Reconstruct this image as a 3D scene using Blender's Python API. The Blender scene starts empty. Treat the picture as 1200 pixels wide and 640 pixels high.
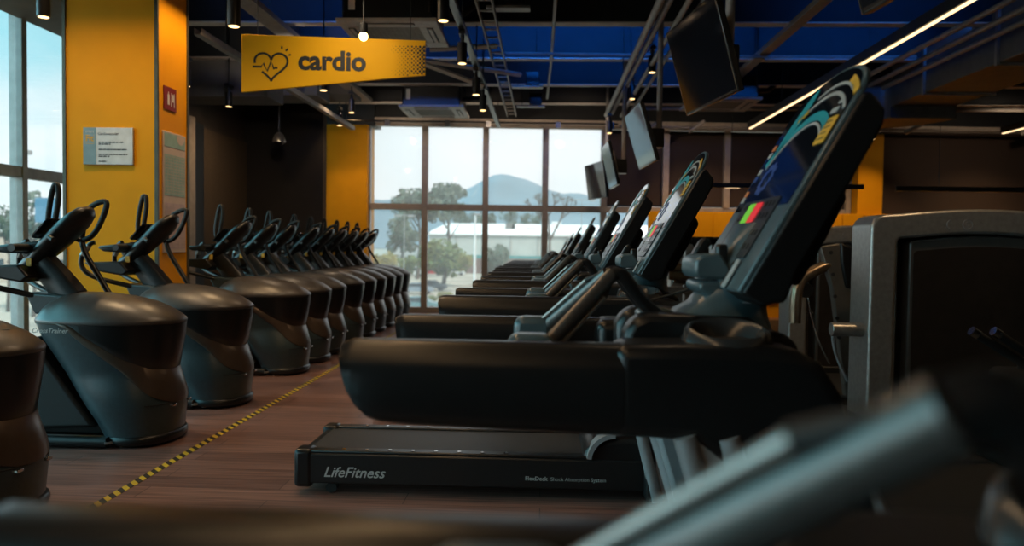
import bpy, math, random
from mathutils import Vector, Matrix, noise
random.seed(7)
sc = bpy.context.scene
COL = sc.collection
R = math.radians
F, VX, VY, ROLL, CH = 900.0, 637.0, 290.0, 0.0133, 1.13   # focal length in pixels of the 1200x640 frame, row vanishing point, camera height

# ------------------------------------------------------------------ camera
cam_d = bpy.data.cameras.new('camera')
cam = bpy.data.objects.new('camera', cam_d); COL.objects.link(cam); sc.camera = cam
a_, b_ = (VX - 600) / F, (320 - VY) / F
yc = Vector((a_, b_, 1)).normalized()
zc = Vector((math.sin(ROLL), math.cos(ROLL), 0)); zc.z = -(zc.x * a_ + zc.y * b_); zc.normalize()
# rows below: world axes written in camera axes (right, up, forward)
xc = zc.cross(yc); xc = Vector((-xc.x, -xc.y, -xc.z)) if xc.x < 0 else xc
right = Vector((xc.x, yc.x, zc.x)); up = Vector((xc.y, yc.y, zc.y)); fwd = Vector((xc.z, yc.z, zc.z))
M4 = Matrix(((right.x, up.x, -fwd.x, 0), (right.y, up.y, -fwd.y, 0), (right.z, up.z, -fwd.z, CH), (0, 0, 0, 1)))
cam.matrix_world = M4
cam_d.sensor_width = 36; cam_d.lens = 36 * F / 1200
cam_d.clip_start = 0.02; cam_d.clip_end = 6000
cam_d.dof.use_dof = True; cam_d.dof.focus_distance = 3.5; cam_d.dof.aperture_fstop = 2.2

def at(x, y, Y):
    """world point at depth Y (along the rows) on the ray of pixel x, y"""
    d = right * ((x - 600) / F) + up * ((320 - y) / F) + fwd
    return Vector((0, 0, CH)) + d * (Y / d.y)

# ------------------------------------------------------------------ materials
MATS = {}
def mat(name, color, rough=0.5, metal=0.0, emit=None, estr=0.0, var=0.12, scale=12.0, bump=0.0, spec=0.5, coat=0.0):
    if name in MATS: return MATS[name]
    m = bpy.data.materials.new(name); m.use_nodes = True
    nt = m.node_tree; p = nt.nodes['Principled BSDF']
    p.inputs['Roughness'].default_value = rough; p.inputs['Metallic'].default_value = metal
    p.inputs['Specular IOR Level'].default_value = spec
    p.inputs['Coat Weight'].default_value = coat
    tc = nt.nodes.new('ShaderNodeTexCoord'); n = nt.nodes.new('ShaderNodeTexNoise')
    n.inputs['Scale'].default_value = scale; n.inputs['Detail'].default_value = 3
    nt.links.new(tc.outputs['Object'], n.inputs['Vector'])
    r = nt.nodes.new('ShaderNodeValToRGB')
    c = Vector(color[:3])
    r.color_ramp.elements[0].color = (*(c * (1 - var)), 1); r.color_ramp.elements[1].color = (*(c * (1 + var)), 1)
    r.color_ramp.elements[0].position = .3; r.color_ramp.elements[1].position = .7
    nt.links.new(n.outputs['Fac'], r.inputs['Fac']); nt.links.new(r.outputs['Color'], p.inputs['Base Color'])
    if bump:
        b = nt.nodes.new('ShaderNodeBump'); b.inputs['Strength'].default_value = bump; b.inputs['Distance'].default_value = .004
        nt.links.new(n.outputs['Fac'], b.inputs['Height']); nt.links.new(b.outputs['Normal'], p.inputs['Normal'])
    if emit:
        p.inputs['Emission Color'].default_value = (*emit, 1); p.inputs['Emission Strength'].default_value = estr
    MATS[name] = m
    return m

BLK = mat('black_plastic', (.008, .0085, .009), .38, scale=60, bump=.05)
BLK2 = mat('satin_black_shell', (.008, .008, .0085), .33, scale=40, spec=.42)
RUB = mat('black_rubber', (.008, .008, .008), .62, scale=80, bump=.1)
GRY = mat('silver_grey_paint', (.27, .27, .275), .42, metal=.25)
CHR = mat('polished_steel', (.62, .60, .57), .18, metal=1.0)
STL = mat('brushed_steel', (.34, .32, .30), .33, metal=.65, scale=30)
DST = mat('dark_steel', (.05, .05, .05), .34, metal=.8)
CON = mat('console_face', (.065, .095, .105), .28, scale=20)
GRIP = mat('satin_grip_metal', (.11, .105, .10), .34, metal=.55)
GLS = mat('glossy_screen', (.006, .007, .010), .06, var=.02)
TEAL = mat('teal_print', (.01, .26, .30), .4)
WHT = mat('white_print', (.34, .34, .33), .5)
YEL = mat('yellow_print', (.62, .33, .03), .5)
RED = mat('red_key', (.55, .02, .03), .4, emit=(.9, .03, .04), estr=.25)
GRN = mat('green_key', (.12, .42, .03), .4, emit=(.2, .7, .05), estr=.22)
ORP = mat('orange_print', (.55, .16, .04), .5)
BLU = mat('blue_print', (.02, .06, .22), .4)
LET = mat('silver_lettering', (.45, .44, .42), .5)
BELT = mat('running_belt', (.028, .026, .025), .5, scale=160, bump=.2)
DRUM = mat('charcoal_drum_plastic', (.027, .043, .050), .33, scale=50, bump=.03)
LID = mat('drum_lid_plastic', (.05, .043, .040), .36, scale=30)
BAND = mat('bronze_band', (.075, .052, .038), .30, metal=.35)
ORANGE = mat('yellow_wall_paint', (.74, .315, .004), .6, scale=4, var=.04, spec=.15)
BLADE = mat('brown_woven_blind', (.045, .027, .019), .85, scale=150, var=.35)
BEIGE = mat('beige_frame', (.38, .31, .25), .5)
FRAME = mat('window_frame_aluminium', (.30, .255, .22), .5)
NAVY = mat('dark_ceiling_paint', (.016, .019, .024), .7, scale=6)
BEAMM = mat('beam_flange_paint', (.60, .52, .45), .6)
DWALL = mat('dark_wall_paint', (.018, .014, .012), .7, scale=3)
CONC = mat('concrete_soffit', (.15, .14, .13), .8, scale=5)
GALV = mat('galvanised_tray', (.30, .27, .245), .5, metal=.25)
DUCT = mat('duct_sheet_metal', (.16, .15, .14), .5, metal=.45, scale=8)
ACW = mat('off_white_plastic', (.42, .38, .34), .5)
LEDM = mat('warm_led', (1, .8, .5), .5, emit=(1, .70, .38), estr=1.15)
LAMP = mat('warm_lamp', (1, .8, .5), .5, emit=(1, .62, .25), estr=2.2)
SIGNW = mat('white_sign_board', (.62, .62, .62), .5)
SIGNG = mat('grey_sign_panel', (.20, .29, .32), .5)
SIGNR = mat('red_sign', (.20, .012, .01), .5)
INK = mat('black_ink', (.012, .012, .014), .6)
BLK3 = mat('screen_bezel', (.012, .012, .012), .25)

# ------------------------------------------------------------------ mesh builder
class MB:
    def __init__(s): s.v = []; s.f = []
    def add(s, vs, fs):
        o = len(s.v); s.v += [tuple(p) for p in vs]; s.f += [tuple(i + o for i in f) for f in fs]; return s
    def box(s, x0, x1, y0, y1, z0, z1, M=None):
        vs = [Vector((x, y, z)) for z in (z0, z1) for y in (y0, y1) for x in (x0, x1)]
        if M: vs = [M @ p for p in vs]
        return s.add(vs, [(0, 2, 3, 1), (4, 5, 7, 6), (0, 1, 5, 4), (2, 6, 7, 3), (0, 4, 6, 2), (1, 3, 7, 5)])
    def prism(s, poly, a, b, axis='y', M=None):
        """polygon extruded: axis y takes (x,z), axis x takes (y,z), axis z takes (x,y)"""
        def P(p, t):
            q = {'y': (p[0], t, p[1]), 'x': (t, p[0], p[1]), 'z': (p[0], p[1], t)}[axis]
            return M @ Vector(q) if M else Vector(q)
        n = len(poly); vs = [P(p, a) for p in poly] + [P(p, b) for p in poly]
        fs = [(i, (i + 1) % n, n + (i + 1) % n, n + i) for i in range(n)] + [tuple(range(n - 1, -1, -1)), tuple(range(n, 2 * n))]
        return s.add(vs, fs)
    def loft(s, rings, cap=True, closed=False):
        n = len(rings[0]); o = len(s.v)
        vs = [p for r in rings for p in r]; fs = []
        m = len(rings)
        for k in range(m if closed else m - 1):
            k2 = (k + 1) % m
            for i in range(n):
                j = (i + 1) % n
                fs.append((k * n + i, k * n + j, k2 * n + j, k2 * n + i))
        if cap and not closed:
            fs.append(tuple(range(n - 1, -1, -1))); fs.append(tuple((m - 1) * n + i for i in range(n)))
        return s.add(vs, fs)
    def tube(s, pts, r, n=10, closed=False, smooth=0, sq=1.0):
        pts = [Vector(p) for p in pts]
        for _ in range(smooth):
            q = []
            m = len(pts)
            if closed:
                for i in range(m):
                    a, b = pts[i], pts[(i + 1) % m]; q += [a * .75 + b * .25, a * .25 + b * .75]
            else:
                q = [pts[0]]
                for i in range(m - 1):
                    a, b = pts[i], pts[i + 1]; q += [a * .75 + b * .25, a * .25 + b * .75]
                q.append(pts[-1])
            pts = q
        m = len(pts); rr = r if isinstance(r, (list, tuple)) else None
        rings = []; prev = None
        for i, p in enumerate(pts):
            if closed: t = pts[(i + 1) % m] - pts[i - 1]
            else: t = pts[min(i + 1, m - 1)] - pts[max(i - 1, 0)]
            t.normalize()
            if prev is None:
                prev = Vector((0, 0, 1)) if abs(t.z) < .9 else Vector((0, 1, 0))
            nrm = (prev - t * prev.dot(t)).normalized(); prev = nrm; bi = t.cross(nrm)
            rad = (rr[0] + (rr[1] - rr[0]) * i / (m - 1)) if rr else r
            rings.append([p + nrm * (rad * math.cos(2 * math.pi * k / n)) + bi * (rad * sq * math.sin(2 * math.pi * k / n)) for k in range(n)])
        return s.loft(rings, cap=not closed, closed=closed)
    def cyl(s, a, b, r, n=16): return s.tube([a, b], r, n)
    def disc(s, c, r, n=20, M=None, t=.002):
        return s.prism([(c[0] + r * math.cos(2 * math.pi * k / n), c[1] + r * math.sin(2 * math.pi * k / n)) for k in range(n)], c[2], c[2] + t, 'z', M)
    def build(s, name, m, parent=None, bevel=0, seg=2, ang=38, loc=None, kind=None):
        me = bpy.data.meshes.new(name)
        me.from_pydata(s.v, [], s.f); me.validate(); me.update()
        import bmesh
        bm = bmesh.new(); bm.from_mesh(me); bmesh.ops.recalc_face_normals(bm, faces=bm.faces); bm.to_mesh(me); bm.free()
        me.polygons.foreach_set('use_smooth', [True] * len(me.polygons))
        me.set_sharp_from_angle(angle=R(ang))
        me.materials.append(m)
        o = bpy.data.objects.new(name, me); COL.objects.link(o)
        if parent: o.parent = parent
        if loc: o.location = loc
        if bevel:
            b = o.modifiers.new('bevel', 'BEVEL'); b.width = bevel; b.segments = seg; b.limit_method = 'ANGLE'; b.angle_limit = R(35)
            b.harden_normals = False
        if kind: o['kind'] = kind
        return o

def tag(o, label, cat, group=None):
    o['label'] = label; o['category'] = cat
    if group: o['group'] = group
    return o
def thing(name, label, cat, loc=(0, 0, 0), rz=0, group=None):
    o = bpy.data.objects.new(name, None); COL.objects.link(o); o.empty_display_size = .1
    o.location = loc; o.rotation_euler = (0, 0, rz)
    return tag(o, label, cat, group)
def copy_tree(o, parent=None):
    c = o.copy(); COL.objects.link(c)
    if parent: c.parent = parent
    for ch in list(o.children): copy_tree(ch, c)
    return c
def struct(mb, name, m, parent=None, bevel=0, loc=None, rz=0):
    o = mb.build(name, m, parent, bevel); o['kind'] = 'structure'
    if loc: o.location = loc
    o.rotation_euler = (0, 0, rz)
    return o
def text(body, width, m, parent, M, name='lettering', bold=0.0, depth=.001, shear=0.0, height=None):
    cu = bpy.data.curves.new('t', 'FONT'); cu.body = body; cu.size = 1; cu.offset = bold; cu.extrude = .0; cu.shear = shear
    cu.resolution_u = 3
    to = bpy.data.objects.new('t', cu); COL.objects.link(to)
    dg = bpy.context.evaluated_depsgraph_get(); dg.update()
    me = bpy.data.meshes.new_from_object(to.evaluated_get(dg))
    bpy.data.objects.remove(to); bpy.data.curves.remove(cu)
    xs = [v.co.x for v in me.vertices]; ys = [v.co.y for v in me.vertices]
    k = width / (max(xs) - min(xs)); ky = k if height is None else height / (max(ys) - min(ys))
    mb = MB(); n = len(me.vertices)
    top = [Vector(((v.co.x - min(xs)) * k, (v.co.y - (min(ys) if height else 0)) * ky, depth)) for v in me.vertices]
    mb.add([M @ p for p in top], [tuple(p.vertices) for p in me.polygons])
    me2 = bpy.data.meshes.new(name); me2.from_pydata(mb.v, [], mb.f); me2.update(); me2.materials.append(m)
    bpy.data.meshes.remove(me)
    o = bpy.data.objects.new(name, me2); COL.objects.link(o); o.parent = parent
    return o
def rounded(x0, x1, z0, z1, r, n=5):
    out = []
    for cx, cz, a0 in ((x1 - r, z0 + r, -90), (x1 - r, z1 - r, 0), (x0 + r, z1 - r, 90), (x0 + r, z0 + r, 180)):
        for k in range(n + 1):
            a = R(a0 + 90 * k / n); out.append((cx + r * math.cos(a), cz + r * math.sin(a)))
    return out
def MX(origin, xa, ya):
    xa = Vector(xa).normalized(); ya = Vector(ya).normalized(); za = xa.cross(ya)
    return Matrix(((xa.x, ya.x, za.x, origin[0]), (xa.y, ya.y, za.y, origin[1]), (xa.z, ya.z, za.z, origin[2]), (0, 0, 0, 1)))
def interp(x, tab):
    if x <= tab[0][0]: return tab[0][1]
    for (a, fa), (b, fb) in zip(tab, tab[1:]):
        if x <= b: return fa + (fb - fa) * (x - a) / (b - a)
    return tab[-1][1]
# ------------------------------------------------------------------ treadmill
def rail_bm(s):
    """boat-shaped handrail, s = -1 near side, +1 far side"""
    zb = [(-.452, .865), (-.448, .83), (-.437, .795), (-.42, .765), (-.395, .742), (-.36, .731), (-.30, .726), (-.1, .720), (.18, .712)]
    rings = []
    for x, z0 in zb:
        zt = .915 + (0 if x > -.44 else -.006)
        yo, yi = .385, .275
        prof = [(yi + .012, z0), (yo - .035, z0), (yo - .012, z0 + .012), (yo, z0 + .035 if zt - z0 > .07 else (z0 + zt) / 2), (yo, zt - .055 if zt - z0 > .1 else (z0 + zt) / 2 + .004),
                (yo - .008, zt - .028), (yo - .028, zt - .006), (yo - .045, zt), (yi + .022, zt), (yi + .006, zt - .006), (yi, zt - .022), (yi, z0 + .02)]
        rings.append([Vector((x, s * y, z)) for y, z in prof])
    return MB().loft(rings)
def tube_pts(s, a, b, t0, t1):
    a = Vector(a); b = Vector(b)
    return [a + (b - a) * t0, a + (b - a) * t1]
TT = Vector((.496, 0, .868)); NN = Vector((-.868, 0, .496)); FO = Vector((.473, 0, 1.05))
def face_M(w=0.0, u0=0, v0=0):
    o = FO + TT * v0 + NN * w + Vector((0, -u0, 0))
    return MX(o, (0, -1, 0), TT)
def dome_poly(h, top, wb, wt, wd, n=14):
    p = [(-wb, 0), (wb, 0), (wt, h)]
    for k in range(1, n):
        a = math.pi * k / n
        p.append((wd * math.cos(a), h + (top - h) * math.sin(a)))
    p.append((-wt, h))
    return p
def arc_poly(cx, cy, r0, r1, a0, a1, n=14):
    p = [(cx + r1 * math.cos(R(a0 + (a1 - a0) * k / n)), cy + r1 * math.sin(R(a0 + (a1 - a0) * k / n))) for k in range(n + 1)]
    p += [(cx + r0 * math.cos(R(a0 + (a1 - a0) * k / n)), cy + r0 * math.sin(R(a0 + (a1 - a0) * k / n))) for k in range(n, -1, -1)]
    return p
def ell_poly(cx, cy, a, b, rot=0, n=24):
    c, s = math.cos(R(rot)), math.sin(R(rot)); out = []
    for k in range(n):
        x, y = a * math.cos(2 * math.pi * k / n), b * math.sin(2 * math.pi * k / n)
        out.append((cx + x * c - y * s, cy + x * s + y * c))
    return out

def make_treadmill():
    t = thing('treadmill', 'x', 'treadmill')
    # deck
    d = MB().prism(rounded(-1.11, .62, .05, .187, .03), -.27, .27)
    deck = d.build('deck', BLK, t, .008)
    MB().box(-1.06, .3, -.195, .195, .186, .192).build('running_belt', BELT, t, .003)
    for s in (-1, 1):
        o = MB().box(-1.085, .28, s * .232 - .03, s * .232 + .03, .186, .200).build('side_step', DST, t, .006)
        for k in range(8): MB().box(-.9 + k * .105, -.885 + k * .105, s * .232 - .012, s * .232 + .006, .200, .2025).build('grip_stud', CHR, o)
    for s in (-1, 1):
        MB().box(-1.115, -1.03, s * .225 - .05, s * .225 + .05, .03, .205).build('rear_cap', BLK2, t, .02, 3)
    for s in (-1, 1):
        MB().tube([(-.95, s * .2, .025), (-.95, s * .24, .025)], .025, 12).build('rear_foot', RUB, t)
    # lettering on the near side of the deck
    Ms = MX((-.975, -.2712, .083), (1, 0, 0), (0, 0, 1))
    text('LifeFitness', .28, LET, deck, Ms, bold=.012, shear=.35)
    text('FlexDeck', .10, LET, deck, MX((-.066, -.2712, .090), (1, 0, 0), (0, 0, 1)), bold=.02)
    text('Shock Absorption System', .245, LET, deck, MX((.047, -.2712, .090), (1, 0, 0), (0, 0, 1)))
    # hood over the motor
    hood = [(.20, .06), (.19, .20), (.21, .245), (.26, .275), (.36, .29), (.80, .30), (.92, .26), (.98, .18), (1.0, .06)]
    MB().prism(hood, -.262, .262).build('motor_hood', BLK2, t, .03, 3)
    for s in (-1, 1):
        MB().prism(arc_poly(.33, .185, .105, .125, 90, 175), s * .25 - .04, s * .25 + .04).build('hood_trim', GRY, t)
    # grey uprights with ribs
    for s in (-1, 1):
        y0, y1 = sorted((s * .30, s * .375))
        up_ = MB().prism([(.50, .05), (.86, .05), (.88, .35), (.68, .735), (.30, .735), (.41, .38)], y0, y1).build('upright', GRY, t, .015)
        for xa, xb in ((.505, .335), (.59, .43), (.715, .58)):
            MB().tube([(xa, s * .372, .045), (xa + (xb - xa) * .45, s * .372, .35), (xb - .02, s * .372, .72)], .026, 12).build('rib', GRY, up_)
        MB().box(.455, .495, s * .34 - .045, s * .34 + .045, .04, .34, None).build('upright_cover', BLK, up_, .01)
    # rails and shells
    for s in (-1, 1):
        rail_bm(s).build('handrail', BLK2, t, ang=50)
        poly = [(.16, .714), (.16, .917), (.30, .920), (.50, .920), (.56, .912), (.61, .885), (.652, .82), (.69, .70), (.74, .56),
                (.765, .42), (.62, .40), (.52, .53), (.40, .655), (.33, .708)]
        y0, y1 = sorted((s * .20, s * .3835))
        MB().prism(poly, y0, y1).build('console_shell', BLK2, t, .03, 4, ang=60)
        # inner padded half of the shell
        y0, y1 = sorted((s * .06, s * .17))
        MB().prism([(.205, .80), (.203, .92), (.222, .955), (.26, .970), (.50, .965), (.56, .94), (.60, .84)], y0, y1).build('inner_shell', BLK2, t, .02, 3, ang=60)
        # cup holder: ring and well
        c = MB(); cx, cy = .425, s * .278
        prof = [(.066, .91), (.078, .944), (.086, .950), (.097, .942), (.104, .912), (.088, .905), (.066, .91)]
        c.loft([[Vector((cx + r * math.cos(2 * math.pi * k / 28), cy + r * .92 * math.sin(2 * math.pi * k / 28), z + .2 * r * math.sin(2 * math.pi * k / 28))) for k in range(28)] for r, z in prof], cap=False)
        ch = c.build('cup_holder', mat('cup_ring', (.05, .05, .05), .22, metal=.4), t, ang=60)
        MB().disc((cx, cy, .9215), .072, 28, None, .003).build('cup_well', RUB, ch)
    # dash and neck
    MB().prism([(.34, .80), (.32, .90), (.36, .935), (.58, .935), (.62, .90), (.62, .80)], -.2, .2).build('dash', BLK2, t, .02, 3)
    rings = []
    for x0, x1, z, w in ((.30, .58, .93, .17), (.345, .575, .96, .13), (.395, .575, .99, .10), (.425, .59, 1.03, .085), (.46, .63, 1.10, .085), (.52, .69, 1.2, .085)):
        rings.append([Vector((x, y, z + (.0 if x == x1 else .0))) for x, y in ((x0, -w * .7), (x0 + .02, -w), (x1 - .03, -w), (x1, -w * .6), (x1, w * .6), (x1 - .03, w), (x0 + .02, w), (x0, w * .7))])
    MB().loft(rings).build('neck', CON, t, ang=60)
    MB().prism(ell_poly(.30, .955, .05, .022), -.05, .05).build('stop_key', CON, t, .008)
    # front grip bars, converging upward
    for s in (-1, 1):
        a, b = Vector((.0, s * .225, .885)), Vector((.178, s * .066, 1.062))
        g = MB().tube([a, b], .0185, 16).build('grip_bar', GRIP, t)
        dirn = (b - a).normalized()
        MB().tube([a - dirn * .06, a + dirn * .015], .013, 12).build('grip_root', DST, g)
        off = dirn.cross(Vector((0, 1, 0))).normalized() * (.024 if s > 0 else -.024)
        off = Vector((-abs(off.x), 0, abs(off.z))) if s > 0 else Vector((abs(off.x), 0, -abs(off.z)))
        MB().tube([a + off + dirn * .02, a + off + dirn * .23], .0062, 12).build('pulse_sensor', STL, g)
        MB().tube([a + off + dirn * .23, b + off * .5 - dirn * .03], .0085, 12).build('sensor_sleeve', RUB, g)
        MB().tube([b - dirn * .004, b + Vector((.022, 0, .006)), b + Vector((.05, 0, -.03)), (.27, s * .06, .975), (.35, s * .06, .93)], .0175, 12, smooth=2).build('grip_bend', BLK2, g)
        MB().prism(rounded(-.085, .03, .80, .925, .03), *sorted((s * .19, s * .27))).build('grip_mount', CON, g, .02, 3)
    # console
    body = MB().prism([(.473, 1.05), (.738, 1.514), (.755, 1.516), (.79, 1.475), (.785, 1.44), (.70, 1.28), (.60, 1.10), (.575, 1.03), (.52, 1.02)], -.27, .27).build('console', BLK2, t, .012, 3)
    MB().prism([(.69, 1.29), (.735, 1.315), (.752, 1.28), (.70, 1.17), (.64, 1.06), (.60, 1.09)], -.16, .16).build('rear_cover', BLK, body, .012, 3)
    face = MB().prism(dome_poly(.535, .655, .268, .262, .262), -.004, .010, 'z', face_M()).build('face_plate', CON, body, .004)
    def onface(name, poly, m, w=.0115, h=.0015, par=None):
        return MB().prism(poly, w, w + h, 'z', face_M()).build(name, m, par or body)
    MB().prism([(x, y + .235) for x, y in dome_poly(.30, .408, .245, .25, .25)], .0105, .012, 'z', face_M()).build('placard', GLS, body)
    onface('teal_badge', ell_poly(-.135, .52, .034, .105, -18), TEAL, .0125)
    onface('teal_arc', arc_poly(.02, .26, .235, .262, 52, 150), TEAL, .0125)
    onface('white_arc', arc_poly(.02, .26, .222, .230, 50, 150), WHT, .0125)
    onface('white_arc', arc_poly(.04, .27, .292, .303, 48, 112), WHT, .0125)
    onface('white_arc', arc_poly(.05, .26, .33, .338, 58, 108), WHT, .0125)
    onface('yellow_arc', arc_poly(.04, .27, .33, .352, 50, 70), YEL, .0125)
    onface('yellow_arc', arc_poly(.04, .27, .29, .306, 113, 124), YEL, .0125)
    lab = onface('yellow_label', rounded(.165, .235, .40, .475, .006), YEL, .0125)
    m = MB()
    for k in range(4): m.prism([(.175, .413 + k * .016), (.222 - (k % 2) * .01, .413 + k * .016), (.222 - (k % 2) * .01, .417 + k * .016), (.175, .417 + k * .016)], .0142, .0146, 'z', face_M())
    m.build('label_print', INK, body)
    for k, (v, mm) in enumerate(((.44, ORP), (.415, WHT), (.36, WHT), (.335, BLU), (.285, ORP), (.265, WHT))):
        onface('sticker', rounded(-.235, -.205, v, v + .018, .002), mm, .0125)
    onface('white_mark', rounded(.15, .2, .49, .505, .004), WHT, .0125)
    onface('white_mark', rounded(.17, .21, .515, .525, .004), WHT, .0125)
    m = MB()
    for k in range(9):
        a = 2 * math.pi * k / 9; m.prism(ell_poly(-.1 + .04 * math.cos(a), .335 + .04 * math.sin(a), .014, .014, 0, 12), .0125, .0135, 'z', face_M())
    m.build('blue_print', BLU, body)
    kp = onface('keypad', rounded(-.165, .165, .085, .262, .01), mat('keypad_grey', (.02, .024, .028), .3), .0105, .004)
    onface('display', rounded(-.075, .04, .165, .205, .003), GLS, .0146, .001)
    onface('green_key', rounded(-.085, -.025, .19, .25, .003), GRN, .0148, .002)
    onface('red_key', rounded(-.022, .04, .19, .25, .003), RED, .0148, .002)
    for u in (-.14, -.115, .06, .09, .12):
        for v in (.11, .15, .20, .235):
            onface('key', rounded(u, u + .02, v, v + .016, .003), DST, .0146, .002)
    m = MB()
    for x0, x1, z0, z1 in ((-.1, .055, .105, .109), (-.1, .055, .155, .159), (-.1, -.096, .105, .159), (.051, .055, .105, .159)): m.prism([(x0, z0), (x1, z0), (x1, z1), (x0, z1)], .0146, .0155, 'z', face_M())
    m.build('display_outline', WHT, body)
    onface('paper_rest', rounded(-.2, .1, .02, .072, .01), mat('rest_grey', (.018, .022, .026), .3), .0105, .003)
    onface('white_plate', rounded(.12, .155, .0, .078, .006), WHT, .014, .003)
    # tray, clip
    MB().prism([(.40, 1.09), (.402, 1.125), (.42, 1.137), (.465, 1.142), (.50, 1.09), (.475, 1.075), (.41, 1.075)], -.09, .11).build('tray', CON, body, .012, 3)
    MB().prism([(.412, 1.045), (.414, 1.068), (.48, 1.07), (.54, 1.05), (.52, 1.02), (.44, 1.03)], -.085, .105).build('lower_tray', CON, body, .01, 3)
    MB().prism([(.415, 1.12), (.448, 1.178), (.463, 1.185), (.472, 1.17), (.45, 1.12)], .065, .105).build('phone_clip', BLK2, body, .006)
    MB().box(.455, .485, -.085, -.055, 1.10, 1.165).build('phone_clip', BLK, body, .008)
    MB().box(.52, .56, -.1, -.03, 1.016, 1.019, None).build('small_label', WHT, body)
    # safety cord
    MB().tube([(.41, .1, 1.02), (.33, .13, .99), (.25, .12, .97), (.22, .16, .90), (.21, .16, .82)], .004, 6, smooth=2).build('safety_cord', RUB, t)
    return t

SP = 1.607
proto = make_treadmill()
TM = [  # x shift, centre Y, console dx, dz, scale, label
    (.0, 2.06, -.015, -.02, 1, 'largest sharp treadmill, its big console with red and green keys rising at right of centre'),
    (.0, .27, .0, .0, 1, 'blurred foreground treadmill along the bottom edge, grey grip bar crossing the lower right'),
    (.0, 3.667, -.05, -.035, 1, 'treadmill with lettered deck low in the middle, its console second largest'),
    (.0, 5.274, -.09, -.05, 1, 'third sharp treadmill away from the front, between the lettered deck and the farther row'),
    (-.02, 6.881, -.11, -.055, .98, 'treadmill fourth in the sharp row, its console tip in front of the right window pane'),
    (-.06, 8.49, -.13, -.07, .86, 'fifth treadmill of the row, lower console just under the window transom'),
    (-.05, 10.1, -.19, -.10, .80, 'third farthest treadmill from the camera, near the back window'),
    (-.05, 11.25, -.22, -.12, .74, 'second farthest treadmill, one before the end of the row at the window'),
    (-.05, 12.3, -.24, -.14, .66, 'farthest treadmill of the row, tiny against the back window'),
]
def move_console(t, dx, dz, k):
    for ch in t.children:
        if ch.name.split('.')[0] == 'console':
            # scale about the foot of the face so the console stays on its neck
            ch.scale = (k, k, k); ch.location = (FO.x * (1 - k) + dx, 0, FO.z * (1 - k) + dz)
for i, (dx, Y, cx, cz, k, lab) in enumerate(TM):
    o = proto if i == 0 else copy_tree(proto)
    o.location = (dx, Y, 0); tag(o, lab, 'treadmill', 'treadmills in the receding row')
    move_console(o, cx, cz, k)

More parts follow.
